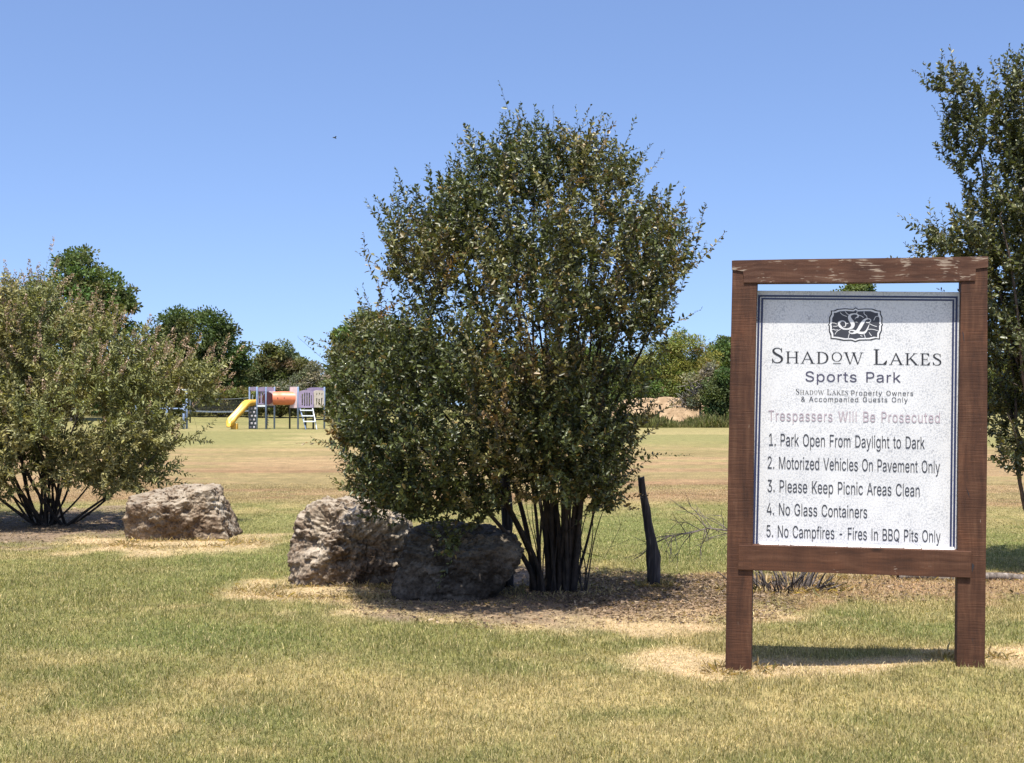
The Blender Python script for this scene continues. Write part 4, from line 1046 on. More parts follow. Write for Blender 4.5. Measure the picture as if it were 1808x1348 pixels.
def grow(T, stems, A, rng, bow=0.3, droopy=0.0, sides=4):
    """Joins attractor points A to the stems by branches; returns the last leg of every branch."""
    NP, NR = [], []
    for P, r in stems:
        T.add(P, r, 7)
        k = len(P) // 4
        NP += list(P[k:]); NR += list(r[k:])
    cap = len(NP) + len(A) * 14
    nodes = np.zeros((cap, 3)); rr = np.zeros(cap); cnt = len(NP)
    nodes[:cnt] = NP; rr[:cnt] = NR
    base = np.mean([P[0] for P, _ in stems], 0)
    legs = []
    for a in A[np.argsort(np.linalg.norm(A - base, axis=1))]:
        d = a - nodes[:cnt]
        L_ = np.linalg.norm(d, axis=1)
        hz = np.hypot(d[:, 0], d[:, 1])
        cost = L_ + 1.3 * np.maximum(0, 0.45 * hz - d[:, 2] * 0.8) + (L_ < 0.05) * 9
        i = int(cost.argmin())
        s, l = nodes[i].copy(), L_[i]
        m_ = s + (a - s) * 0.5 + np.array([0, 0, bow * l * 0.35]) * (1 - 2 * droopy * (rng.random() < droopy)) + rng.normal(0, 0.05 * l, 3)
        n_ = int(np.clip(l / 0.09, 3, 12))
        t = np.linspace(0, 1, n_ + 1)[:, None]
        P = (1 - t) ** 2 * s + 2 * t * (1 - t) * m_ + t * t * a
        r0 = min(rr[i] * 0.75, 0.0022 + 0.0065 * l)
        rad = r0 + (0.0016 - r0) * t[:, 0]
        T.add(P, rad, sides)
        nodes[cnt:cnt + n_] = P[1:]; rr[cnt:cnt + n_] = rad[1:]; cnt += n_
        legs.append(P)
    return legs

def foliage(T, legs, rng, per, ll, wr, slen, colf, up=0.5, base=None, leggy=0.5, droop=0.15, splay=0.9, spikes=None):
    """Leafy shoots at the end of every branch, leaves in rough pairs."""
    LP, LD, LL, LC, tips = [], [], [], [], []
    for P in legs:
        a = P[-1]
        out = norm(a - (base if base is not None else P[0]))
        d = norm(0.55 * norm(P[-1] - P[-2]) + 0.35 * out + np.array([0, 0, up]) + rng.normal(0, 0.28, 3))
        L_ = slen * rng.uniform(0.6, 1.35) * (1.3 if rng.random() < .1 else 1)
        bend = rng.normal(0, 0.12, 3) * L_
        n_ = int(per * rng.uniform(0.7, 1.3))
        t = np.linspace(0.02, 1, n_)
        pts = a + d * L_ * t[:, None] + bend * (t ** 2)[:, None]
        T.add(np.array([a, pts[n_ // 2], pts[-1]]), [0.0018, 0.0014, 0.0009], 3)
        e1 = norm(np.cross(d, [0.31, 0.2, 0.9])); e2 = np.cross(d, e1)
        ph = rng.uniform(0, 6.28) + np.arange(n_) * 2.4 + rng.normal(0, 0.5, n_)
        rad = e1 * np.cos(ph)[:, None] + e2 * np.sin(ph)[:, None]
        LP.append(pts); LD.append(d * (0.45 + 0.5 * t[:, None] ** 2) + rad * splay + rng.normal(0, .18, (n_, 3)))
        size = ll * rng.uniform(0.45, 1.3, n_) * (1 - 0.5 * t ** 3)
        LL.append(size)
        col = colf(a, t, n_)
        LC.append(col)
        if leggy > 0 and len(P) > 3:
            k = int(n_ * leggy)
            tt_ = rng.uniform(len(P) * 0.35, len(P) - 1.01, k); i = tt_.astype(int)
            q = P[i] + (P[i + 1] - P[i]) * (tt_ - i)[:, None]
            LP.append(q); LD.append(norm(rng.normal(size=(k, 3)) + [0, 0, 0.2])); LL.append(ll * rng.uniform(0.6, 1.1, k)); LC.append(colf(a, np.zeros(k), k))
        tips.append((pts[-1], d))
    P = np.concatenate(LP); D = np.concatenate(LD); Ls = np.concatenate(LL); cl = np.concatenate(LC)
    v, f, c = leaves(P, D, Ls, wr * rng.uniform(0.8, 1.2, len(P)), cl, rng, 0.35, droop)
    return v, f, c, tips

def stem(p0, p1, r0, r1, rng, wig=0.05, n=22, belly=0.25):
    p0, p1 = np.array(p0, float), np.array(p1, float)
    t = np.linspace(0, 1, n)
    hz = (p1 - p0) * [1, 1, 0]
    P = p0 + np.c_[np.outer(t ** (1 + belly), hz[:2]), t * (p1 - p0)[2]]
    f = rng.uniform(3, 7, 3); ph = rng.uniform(0, 6, 3)
    P += np.sin(t[:, None] * f + ph) * wig * np.array([1, 1, 0.1]) * (t * (1.2 - t))[:, None] * 2
    return P, r0 + (r1 - r0) * t ** 0.8

# --- centre tree: multi-stemmed, vase shaped
rc_ = np.random.default_rng(11)
B = W(990, 1046)
Yc = B.y
croot = thing('multi_stem_tree', B, 'large vase shaped dark green tree of many stems rising beside the two boulders', 'tree', 'ornamental trees and bushes on the lawn')
cblobs = [(950, 415, 190, 75, -.1, .8), (980, 860, 70, 44, -.3, .4), (950, 430, 270, 175, -.1, 1.15), (930, 300, 70, 62, -.1, .6), (1040, 310, 75, 60, -.1, .6), (850, 335, 70, 70, -.1, .6), (1150, 450, 88, 85, -.1, .85), (1105, 565, 75, 62, -.1, .7), (745, 460, 85, 85, -.2, .75), (690, 485, 40, 34, -.2, .5), (905, 610, 275, 125, -.2, 1.15), (702, 660, 96, 96, -.3, .8), (664, 757, 56, 58, -.3, .5), (715, 865, 60, 34, -.4, .4), (830, 880, 80, 36, -.35, .4), (1040, 800, 60, 95, -.1, .55), (985, 790, 80, 90, -.25, .5), (1060, 885, 26, 28, -.1, .3),
          (735, 815, 110, 75, -.35, .6), (800, 750, 150, 120, -.3, .9), (1020, 730, 125, 110, -.1, .8), (1075, 815, 36, 55, -.1, .35), (1050, 860, 40, 40, 0, .3), (930, 800, 110, 80, -.2, .6)]
CT = Tubes()
stems = []
tg = [(945, 300), (990, 260), (1050, 320), (880, 330), (1120, 400), (800, 420), (740, 480), (1170, 520), (1000, 420), (930, 470), (690, 640), (1090, 640), (860, 560), (760, 690), (1040, 560), (970, 350), (905, 400), (1080, 470), (1010, 640), (700, 760), (1060, 700), (1080, 780), (960, 600), (930, 640), (1030, 480), (890, 500), (1000, 700), (950, 520), (1050, 420), (1100, 560)]
for i, (a, b_) in enumerate(tg):
    an = rc_.uniform(0, 6.28); rr_ = 0.21 * math.sqrt(rc_.random())
    q = at(a, b_, Yc - 0.5 + rc_.uniform(-.6, .6))
    bx = B.x + np.clip((q.x - B.x) * 0.16, -.2, .17) + rc_.uniform(-.05, .05)
    r0 = rc_.uniform(0.013, 0.029)
    stems.append(stem((bx, B.y + rr_ * math.sin(an) * .7, -0.03), q, r0, 0.006, rc_, 0.07, 26, 0.45 if abs(q.x - B.x) < .7 else 0.7))
for i in range(16):                                          # thin suckers round the foot
    an = rc_.uniform(0, 6.28)
    b0 = np.array([B.x + 0.2 * math.cos(an), B.y + 0.17 * math.sin(an), -0.02])
    CT.add(stem(b0, b0 + [rc_.normal(0, .15), rc_.normal(0, .12), rc_.uniform(.5, 1.2)], 0.007, 0.003, rc_, 0.03, 10)[0], np.linspace(.007, .002, 10), 5)
cblobs = [(*q[:4], q[4] - .45, q[5] * 1.1) for q in cblobs]      # the crown leans towards the lawn in front
A, ks, bc_, br_, rad = crown_pts(cblobs, Yc, 4300, rc_, 0.3)
A = A[A[:, 2] > 0.34]
gapn = fbm(A[:, 0] * 2.7, A[:, 1] * 2.7, A[:, 2] * 2.7, 97, 2)
A = A[gapn + rc_.normal(0, .035, len(A)) > np.where(A[:, 2] > 1.7, 0.46, 0.39)]
lowb = [(705, 885, 62, 34, -.5, .35), (655, 842, 34, 34, -.4, .3), (615, 770, 26, 36, -.3, .3), (760, 905, 50, 28, -.55, .3), (840, 890, 70, 34, -.4, .35), (800, 965, 22, 20, -.75, .12), (618, 650, 32, 34, -.3, .3), (1062, 870, 26, 34, -.1, .3)]
A = np.concatenate([A, crown_pts(lowb, Yc, 230, rc_, 0.2)[0]])
legs = grow(CT, stems, A, rc_, 0.35)
gr, br2, yl = np.array([0.072, 0.084, 0.025]), np.array([0.20, 0.112, 0.040]), np.array([0.18, 0.158, 0.045])
def ccol(a, t, n):
    f = float(fbm(np.array([a[0] * 1.7]), np.array([a[1] * 1.7]), np.array([a[2] * 1.7]), 91, 2)[0])
    w = float(np.clip((f - 0.55) * 5, 0, 0.85)) * (0.4 + 0.6 * rc_.random())
    c = gr * (1 - w) + (br2 if rc_.random() < .45 else yl) * w
    c = c[None] * rc_.uniform(0.45, 1.6, (n, 1))
    old = rc_.random((n, 1)) < 0.04
    return np.where(old, np.array([[0.22, 0.15, 0.05]]), c)
v, f, c, tips = foliage(CT, legs, rc_, 24, 0.046, 0.52, 0.26, ccol, 0.42, np.array([B.x, B.y, 0.7]), 0.5)
low = np.array([q.to_tuple() for q in (at(880, 930, Yc), at(905, 905, Yc + .1), at(872, 958, Yc - .1), at(1096, 930, Yc), at(1112, 952, Yc + .1), at(1068, 985, Yc), at(860, 915, Yc - .2), at(1085, 900, Yc - .2))])
lowstems = [(P[2:14], r[2:14] * .5) for P, r in stems[:12]]
grow(CT, lowstems, low, rc_, 0.1, 0.6)
CT.build('trunk', M_bark_shaded, croot).location = -B
o = mesh_np('crown', v - np.array(B), [f], M_leaf, croot, c)

# --- right tree, mostly outside the frame
rr3 = np.random.default_rng(23)
B = W(1872, 1012); Yr = B.y
rroot = thing('multi_stem_tree', B, 'tall dark glossy leaved tree at the right edge reaching above the sign', 'tree', 'ornamental trees and bushes on the lawn')
rblobs = [(1704, 235, 36, 92, 0, .3), (1676, 150, 26, 22, 0, .2), (1806, 215, 56, 95, 0, .7), (1785, 370, 62, 110, 0, .75), (1690, 448, 70, 44, -.1, .5), (1770, 520, 75, 80, 0, .8), (1800, 650, 70, 110, 0, .8), (1785, 800, 26, 40, 0, .3), (1765, 745, 30, 30, 0, .3),
          (1905, 350, 100, 250, .1, 1.1), (1950, 560, 120, 200, .1, 1.1), (1880, 680, 90, 130, 0, .9)]
RT = Tubes(); stems = []
for (a, b_) in [(1712, 200), (1800, 150), (1760, 380), (1690, 450), (1760, 560), (1770, 730), (1880, 190), (1950, 330), (1990, 520), (1830, 300), (1850, 480)]:
    q = at(a, b_, Yr + rr3.uniform(-.5, .5))
    stems.append(stem((B.x + rr3.uniform(-.15, .15) + (q.x - B.x) * .06, B.y + rr3.uniform(-.12, .12), -0.03), q, rr3.uniform(.02, .036), 0.006, rr3, 0.08, 26, 0.1))
A, *_ = crown_pts(rblobs, Yr, 3000, rr3, 0.3)
A = A[fbm(A[:, 0] * 2, A[:, 1] * 2, A[:, 2] * 2, 98, 2) + rr3.normal(0, .04, len(A)) > 0.36]
legs = grow(RT, stems, A, rr3, 0.35)
def rcol(a, t, n):
    return np.array([0.076, 0.084, 0.027])[None] * rr3.uniform(0.45, 1.6, (n, 1)) + (np.array([0.05, 0.03, 0.01]) * (rr3.random() < .12))
v, f, c, tips = foliage(RT, legs, rr3, 23, 0.052, 0.54, 0.26, rcol, 0.6, np.array([B.x, B.y, 0.8]), 0.5)
for k in range(30):                                         # a few bare shoots past the leaves
    q, d = tips[rr3.integers(0, len(tips))]
    RT.add(np.array([q, q + d * .12, q + d * .22 + rr3.normal(0, .03, 3)]), [.0016, .0012, .0008], 3)
RT.build('trunk', M_bark, rroot).location = -B
mesh_np('crown', v - np.array(B), [f], M_leaf, rroot, c)

# --- left bush with seed spikes
rl = np.random.default_rng(29)
B = W(92, 927); Yl = B.y
lroot = thing('flowering_bush', B, 'wide olive green bush with pinkish brown seed spikes at the left edge', 'bush', 'ornamental trees and bushes on the lawn')
lblobs = [(45, 575, 95, 70, 0, 1.3), (5, 650, 120, 110, 0, 1.5), (165, 655, 145, 80, -.1, 1.3), (305, 690, 80, 45, -.1, .7), (350, 672, 40, 20, -.1, .4), (140, 740, 180, 95, -.2, 1.5), (50, 825, 120, 45, -.3, 1.0), (150, 850, 90, 34, -.6, .6), (-20, 850, 90, 34, -.6, .6), (290, 755, 72, 48, -.2, .8), (255, 832, 60, 34, -.2, .6), (190, 600, 70, 45, 0, .8), (-110, 690, 150, 170, 0, 1.5), (160, 820, 110, 45, -.2, .8), (-90, 830, 110, 45, -.2, .9)]
LT = Tubes(); stems = []
for i in range(26):
    a = rl.uniform(-160, 320); b_ = rl.uniform(600, 800)
    q = at(a, b_, Yl + rl.uniform(-1, 1))
    an = rl.uniform(0, 6.28); rad_ = .21 * math.sqrt(rl.random())
    stems.append(stem((B.x + rad_ * math.cos(an) + (q.x - B.x) * .05, B.y + rad_ * math.sin(an), -.03), q, rl.uniform(.012, .026), .006, rl, .07, 22, -0.12))
A, *_ = crown_pts(lblobs, Yl, 5200, rl, 0.4)
A = A[fbm(A[:, 0] * 1.6, A[:, 1] * 1.6, A[:, 2] * 1.6, 99, 2) + rl.normal(0, .04, len(A)) > 0.44]
A = A[A[:, 2] > 0.28]
legs = grow(LT, stems, A, rl, 0.3)
def lcol(a, t, n):
    w = np.clip((float(fbm(np.array([a[0] * 1.3]), np.array([a[1] * 1.3]), np.array([a[2] * 1.3]), 95, 2)[0]) - .42) * 3, 0, .8)
    return (np.array([0.172, 0.180, 0.064]) * (1 - w) + np.array([0.285, 0.250, 0.100]) * w)[None] * rl.uniform(0.5, 1.5, (n, 1))
v, f, c, tips = foliage(LT, legs, rl, 21, 0.074, 0.36, 0.25, lcol, 0.25, np.array([B.x, B.y, 0.9]), 0.55, 0.2)
LT.build('trunk', M_bark_shaded, lroot).location = -B
mesh_np('crown', v - np.array(B), [f], M_leaf_dull, lroot, c)
sv_, sf_, sc_, nn_ = [], [], [], 0
sel = [q for q in tips if q[0][2] > 0.9 and rl.random() < (0.27 if q[0][2] > 1.6 else 0.12)]
PV = []
for q, d in sel:                                            # seed spikes: slim cones of small capsules
    d = norm(d * 0.8 + np.array([0.15, 0, 0.65])); L_ = rl.uniform(.13, .25)
    k = 46
    t = rl.random(k)
    e = rl.normal(size=(k, 3)); e -= (e @ d)[:, None] * d; e = norm(e)
    P = q + d * (L_ * t)[:, None] + e * (0.017 * (1 - .7 * t))[:, None]
    PV.append((P, norm(e * .8 + d * .7), rl.uniform(.014, .026, k), np.array([0.34, 0.24, 0.165])[None] * rl.uniform(.6, 1.35, (k, 1))))
v, f, c = leaves(np.concatenate([q[0] for q in PV]), np.concatenate([q[1] for q in PV]), np.concatenate([q[2] for q in PV]), 0.75, np.concatenate([q[3] for q in PV]), rl, .4, 0)
mesh_np('seed_heads', v - np.array(B), [f], M_leaf_dull, lroot, c)

# ------------------------------------------------------------------ the trees along the far side of the field
def bg_tree(name, label, cat, group, Y, blobs, col, n, trunk_px, seed, card=0.42, gaps=0.0, droop=0.1, mat=None, bare=0.0, wr=0.6, thick=0.22):
    """blobs: (px, py, rx px, ry px). Crown of leaf sprays gathered in clumps on limbs; distance Y."""
    r = np.random.default_rng(seed)
    base = Vector((at(trunk_px, HOR, Y).x, Y, 0))
    base.z = float(ground_z(np.array([base.x]), np.array([Y]))[0])
    root = thing(name, base, label, cat, group)
    k = Y / FP
    T = Tubes()
    VP, VD, VL, VC = [], [], [], []
    n = int(n * 2.2); card *= 0.62
    zs = [at(b[0], b[1], Y).z for b in blobs]
    top = max(zs)
    tr = max(0.09, thick * top / 9)
    hub = np.array([base.x, Y, max(0.6, 0.28 * top)])
    T.add(np.array([[base.x, Y, base.z - .1], [base.x + .05, Y, base.z * .5 + hub[2] * .5], hub]), [tr * 1.25, tr, tr * .85], 8)
    areas = np.array([b[2] * b[3] for b in blobs], float); areas /= areas.sum()
    for b, a in zip(blobs, areas):
        c = np.array(at(b[0], b[1], Y)) + [0, r.uniform(-.4, .4) * b[2] * k, 0]
        rad = np.array([b[2] * k, 0.85 * max(b[2], b[3]) * k, b[3] * k])
        mid = hub * .5 + c * .5 + r.normal(0, .2, 3)
        T.add(np.array([hub, mid, c]), [tr * .6, tr * .4, tr * .15], 6)
        m = int(n * a)
        nc_ = max(8, int(m / 120))
        d = norm(r.normal(size=(nc_, 3)) + [0, -0.25, 0.25])
        cc_ = c + d * rad * (0.25 + 0.75 * r.random((nc_, 1)) ** 0.45) * 0.92
        crd = (0.13 + 0.16 * r.random(nc_)) * rad.mean() + 0.18
        for j in range(0, nc_, 3):
            T.add(np.array([c * .7 + hub * .3, c * .35 + cc_[j] * .65 + [0, 0, -.15], cc_[j]]), [tr * .16, tr * .1, .012], 4)
        idx = r.integers(0, nc_, m)
        e = norm(r.normal(size=(m, 3)))
        p = cc_[idx] + e * crd[idx][:, None] * r.random((m, 1)) ** 0.4 * [1.15, 1.15, 0.8]
        shade = (0.78 + 0.44 * r.random(nc_))[idx][:, None]
        hue = r.normal(0, .10, (nc_, 3))[idx]
        keep = p[:, 2] > base.z + 0.03
        VP.append(p[keep]); VD.append((e * .8 + r.normal(0, .55, (m, 3)) + [0, 0, 0.1])[keep]); VL.append(card * r.uniform(.55, 1.3, keep.sum()))
        VC.append((np.array(col)[None] * shade * (1 + hue) * r.uniform(.75, 1.25, (m, 1)))[keep])
        if bare:
            for q in range(int(bare * 22)):
                s = c + norm(r.normal(size=3)) * rad * .4; g = norm(r.normal(size=3) + [0, -.3, .5]) * rad.mean() * r.uniform(.5, 1.0)
                T.add(np.array([s, s + g * .5 + r.normal(0, .08, 3), s + g]), [.035, .025, .012], 4)
    v, f, c = leaves(np.concatenate(VP), np.concatenate(VD), np.concatenate(VL), wr, np.clip(np.concatenate(VC), .004, 1), r, .3, droop)
    T.build('trunk', M_bark_grey if bare else M_bark_far, root).location = -base
    mesh_np('crown', v - np.array(base), [f], mat or M_leaf_far, root, c)
    return root
M_bark_grey = noisy('grey_twigs', (0.14, 0.125, 0.11), (0.26, 0.235, 0.21), 5, 0.9, 0.3)
DG, MG, OL, YG = (0.072, 0.098, 0.034), (0.100, 0.128, 0.040), (0.115, 0.124, 0.050), (0.175, 0.180, 0.050)
GT = 'trees along the far edge of the field'
bg_tree('shade_tree', 'tallest leafy tree with a ragged side limb rising behind the bush with seed spikes', 'tree', GT, 104,
        [(135, 490, 62, 50), (170, 520, 60, 50), (110, 545, 90, 60), (205, 545, 42, 34), (222, 515, 18, 14), (60, 600, 80, 70), (170, 620, 80, 80)], MG, 15000, 130, 201)
bg_tree('shade_tree', 'dense round topped dark green tree beyond the play tower with the yellow slide', 'tree', GT, 122,
        [(345, 600, 78, 58), (395, 620, 44, 52), (300, 630, 50, 60), (350, 670, 85, 55), (415, 660, 30, 40)], DG, 15000, 350, 202)
bg_tree('shade_tree', 'mid height olive tree between the round dark tree and the low skyline gap', 'tree', GT, 132,
        [(490, 636, 40, 38), (470, 670, 48, 42), (525, 672, 38, 38), (500, 700, 60, 30)], OL, 9000, 488, 203)
bg_tree('shade_tree', 'broad dark oak partly hidden by the left side of the centre tree', 'tree', GT, 96,
        [(655, 592, 50, 44), (620, 620, 42, 50), (690, 620, 52, 55), (610, 672, 36, 45), (660, 670, 70, 50), (740, 640, 50, 60)], OL, 13000, 600, 204)
bg_tree('mesquite_tree', 'bright yellow green feathery tree between the centre tree and the sign, behind the dirt mound', 'tree', GT, 118,
        [(1205, 622, 52, 42), (1165, 645, 50, 40), (1240, 655, 42, 40), (1130, 668, 44, 36), (1195, 680, 70, 32)], YG, 12000, 1190, 205, card=.36, wr=.4)
bg_tree('shade_tree', 'darker green flat topped tree cut off by the left post of the sign', 'tree', GT, 126,
        [(1290, 640, 50, 44), (1265, 660, 36, 36), (1330, 650, 52, 50), (1300, 690, 70, 40)], MG, 9000, 1300, 206)
bg_tree('shade_tree', 'tree whose top shows in the gap between the top rail and the board', 'tree', GT, 112,
        [(1508, 525, 44, 40), (1480, 570, 60, 55), (1550, 580, 55, 55), (1510, 640, 85, 70)], MG, 12000, 1510, 207)
bg_tree('mesquite_tree', 'yellow green tree behind the tall glossy tree, right of the sign', 'tree', GT, 110,
        [(1795, 610, 55, 50), (1840, 640, 60, 70), (1775, 670, 50, 50), (1900, 660, 70, 70)], YG, 11000, 1810, 208, card=.36, wr=.4)
bg_tree('shade_tree', 'green tree filling the view behind the trunk of the centre tree', 'tree', GT, 124,
        [(1060, 640, 50, 40), (1010, 660, 60, 45), (950, 650, 60, 45), (1090, 680, 50, 40)], MG, 9000, 1030, 209)
bg_tree('shade_tree', 'dark tree behind the lower left foliage of the centre tree, right of the oak', 'tree', GT, 130,
        [(830, 640, 70, 45), (880, 665, 60, 42), (790, 670, 60, 45)], DG, 9000, 840, 210)
bg_tree('shade_tree', 'dark green tree at the left edge low behind the bush with seed spikes', 'tree', GT, 115,
        [(-10, 620, 80, 60), (40, 660, 70, 50), (-60, 660, 70, 60)], DG, 9000, 0, 211)
GS = 'shrubs at the foot of the far trees'
bg_tree('scrub_bush', 'grey half bare thicket behind the orange tunnel', 'bush', GS, 116,
        [(530, 690, 34, 30), (500, 700, 40, 26), (560, 680, 30, 40)], (0.17, 0.16, 0.10), 3000, 525, 221, card=.3, bare=1.2)
bg_tree('scrub_bush', 'grey leafless brush leaning over the dirt mound', 'bush', GS, 103,
        [(1232, 692, 30, 36), (1215, 715, 30, 20), (1250, 660, 20, 20)], (0.17, 0.165, 0.10), 1500, 1236, 222, card=.28, bare=2.0)
bg_tree('scrub_bush', 'dark green bush between the grey brush and the left sign post', 'bush', GS, 101,
        [(1268, 700, 26, 42), (1285, 690, 22, 40), (1262, 728, 24, 16)], DG, 4500, 1268, 223, card=.3)
bg_tree('scrub_bush', 'yellowish green bank of shrubs behind the slack net', 'bush', GS, 112,
        [(400, 706, 44, 20), (360, 706, 34, 22), (440, 706, 36, 20), (320, 705, 36, 24)], (0.16, 0.145, 0.05), 7000, 390, 224, card=.34)
bg_tree('scrub_bush', 'low green shrubs seen under the orange tunnel', 'bush', GS, 110,
        [(490, 714, 36, 16), (530, 712, 34, 18), (460, 712, 30, 18)], (0.14, 0.135, 0.048), 5000, 495, 225, card=.34)
bg_tree('scrub_bush', 'dark green shrub behind the play tower with steps', 'bush', GS, 106,
        [(590, 700, 34, 36), (560, 712, 30, 22), (625, 712, 40, 24)], (0.095, 0.11, 0.04), 6000, 588, 226, card=.34)
bg_tree('scrub_bush', 'green shrub showing through the lower middle of the centre tree', 'bush', GS, 116,
        [(1120, 706, 46, 26), (1160, 694, 40, 24), (1070, 708, 40, 22)], MG, 5000, 1120, 227, card=.34)
bg_tree('scrub_bush', 'dark undergrowth behind the blue play frame', 'bush', GS, 112,
        [(250, 700, 50, 32), (190, 702, 50, 32), (290, 690, 40, 36)], (0.08, 0.095, 0.035), 6000, 235, 228, card=.34)
bg_tree('scrub_bush', 'green undergrowth at the right edge seen beneath the tall glossy tree', 'bush', GS, 106,
        [(1770, 706, 44, 22), (1830, 700, 50, 28)], (0.15, 0.15, 0.045), 5000, 1790, 229, card=.34)

# distant wood closing the view
rw = np.random.default_rng(55)
nw = 42000
Xw = rw.uniform(-150, 150, nw)
lvl = 9.6 + 5 * (fbm(Xw * .05, Xw * 0, seed=5, oct=4) - .4)
crown_ = np.abs(np.sin(Xw * .22 + 2 * vnoise(Xw * .1, Xw * 0, seed=9)))
Zw = lvl * (0.55 + 0.45 * crown_) * rw.random(nw) ** 0.55
Yw = 235 + 18 * rw.random(nw) + 6 * (1 - Zw / 10)
hue = (0.8 + 0.4 * vnoise(Xw * .18, Zw * .3, seed=4))[:, None]
v, f, c = leaves(np.c_[Xw, Yw, Zw], rw.normal(size=(nw, 3)) + [0, -.2, .2], rw.uniform(.7, 1.7, nw), .6, np.array([[0.085, 0.104, 0.055]]) * hue * rw.uniform(.75, 1.25, (nw, 1)), rw, .3, .1)
tag(mesh_np('distant_wood', v, [f], M_leaf_far, col=c), 'far dark green wood closing the skyline behind the field', 'wood', kind='stuff')

# ------------------------------------------------------------------ dirt mound and the long grass before it
mc = at(1175, HOR, 108)
u = np.linspace(-1, 1, 90); uu, vv = np.meshgrid(u, u)
mx, my = uu.ravel() * 6.2, vv.ravel() * 4.5
hm = 1.95 * (1 - sstep(0.42, 1.0, np.sqrt((mx / 6.2) ** 2 + (my / 4.5) ** 2) + 0.22 * (fbm(mx * .5, my * .5, seed=6) - .5))) * (0.8 + .4 * fbm(mx * .6 + 4, my * .6, seed=16)) + .1 * (fbm(mx * 2.5, my * 2.5, seed=26) - .5) - .05
ii = (np.arange(89)[:, None] * 90 + np.arange(89)[None]).ravel()
mound = mesh_np('dirt_mound', np.c_[mx, my, hm], [np.c_[ii, ii + 1, ii + 91, ii + 90]], noisy('bare_clay', (0.22, 0.15, 0.085), (0.38, 0.27, 0.165), 1.3, .95, .8, 6, spec=.1, dist=.15), smooth=True)
mound.location = (mc.x, 108, 0)
tag(mound, 'low mound of bare orange tan dirt behind the long grass', 'mound', kind='structure')
rt = np.random.default_rng(66)
ntg = 26000
tx = rt.uniform(at(1060, HOR, 100).x, at(1420, HOR, 100).x, ntg); ty = rt.uniform(94, 101, ntg)
hgt = rt.gamma(7, 1 / 7, ntg) * 0.36 * (0.5 + vnoise(tx * .6, ty * .3, seed=3))
tc_ = lerp(np.tile(np.array([0.115, 0.135, 0.038]), (ntg, 1)), np.array([0.24, 0.20, 0.09]), rt.random(ntg) ** 2)
v, f, c = leaves(np.c_[tx, ty, np.zeros(ntg)], np.c_[rt.normal(0, .25, (ntg, 2)), np.ones(ntg)], hgt, .11, tc_ * rt.uniform(.7, 1.3, (ntg, 1)), rt, .2, .2)
k2 = 16000
tx = rt.uniform(at(-120, HOR, 118).x, at(1060, HOR, 118).x, k2); ty = rt.uniform(112, 121, k2)
h2 = rt.gamma(6, 1 / 6, k2) * 0.34 * (0.3 + 1.2 * vnoise(tx * .4, ty * .3, seed=13))
c2 = lerp(np.tile(np.array([0.17, 0.17, 0.06]), (k2, 1)), np.array([0.28, 0.23, 0.11]), rt.random(k2) ** 2)
v2, f2_, c2 = leaves(np.c_[tx, ty, ground_z(tx, ty)], np.c_[rt.normal(0, .3, (k2, 2)), np.ones(k2)], h2, .14, c2 * rt.uniform(.7, 1.3, (k2, 1)), rt, .2, .2)
tag(mesh_np('meadow_grass', v2, [f2_], M_blade, col=c2), 'uneven fringe of unmown grass along the far left edge of the field', 'grass', kind='stuff')
tag(mesh_np('tall_grass', v, [f], M_blade, col=c), 'strip of long unmown grass in front of the dirt mound', 'grass', kind='stuff')

# ------------------------------------------------------------------ playground
YP = depth(758.2)
KP = YP / FP
def pg(cx, cy=785):                                         # play set coordinates from the enlarged view
    return ((370 + cx / 7.232 - 500) * KP, max(0.0, (758.6 - (650 + cy / 7.232)) * KP))
M_pblue = plain('faded_blue_steel', (0.20, 0.27, 0.40), 0.45)
M_pdark = plain('dark_green_steel', (0.03, 0.04, 0.045), 0.5)
M_purple = plain('faded_purple_plastic', (0.27, 0.215, 0.30), 0.5)
M_pink = plain('faded_pink_plastic', (0.66, 0.52, 0.50), 0.5)
M_beige = plain('beige_plastic', (0.62, 0.54, 0.43), 0.5)
M_orange = plain('sunbleached_orange_plastic', (0.62, 0.185, 0.085), 0.45)
M_yellow = plain('yellow_plastic', (0.62, 0.36, 0.05), 0.4)
M_maroon = plain('dark_maroon_hole', (0.06, 0.012, 0.015), 0.6)
M_white2 = plain('pale_tread', (0.62, 0.66, 0.66), 0.5)
M_lump = plain('grey_hold', (0.40, 0.38, 0.40), 0.7)
O_P = Vector((at(500, HOR, YP).x, YP, 0))
play = thing('play_set', O_P, 'faded purple and blue play set with yellow slide and orange tunnel out on the field', 'play set')
DH = 1.47                                                   # deck height
def post_(x, y, top, mat=M_pblue, r=.058):
    bm = bmesh.new(); tube(bm, [(x, y, -.05), (x, y, top - .03), (x, y, top)], [r, r, r * .7], 12)
    return bm_obj('post', bm, mat, play, True)
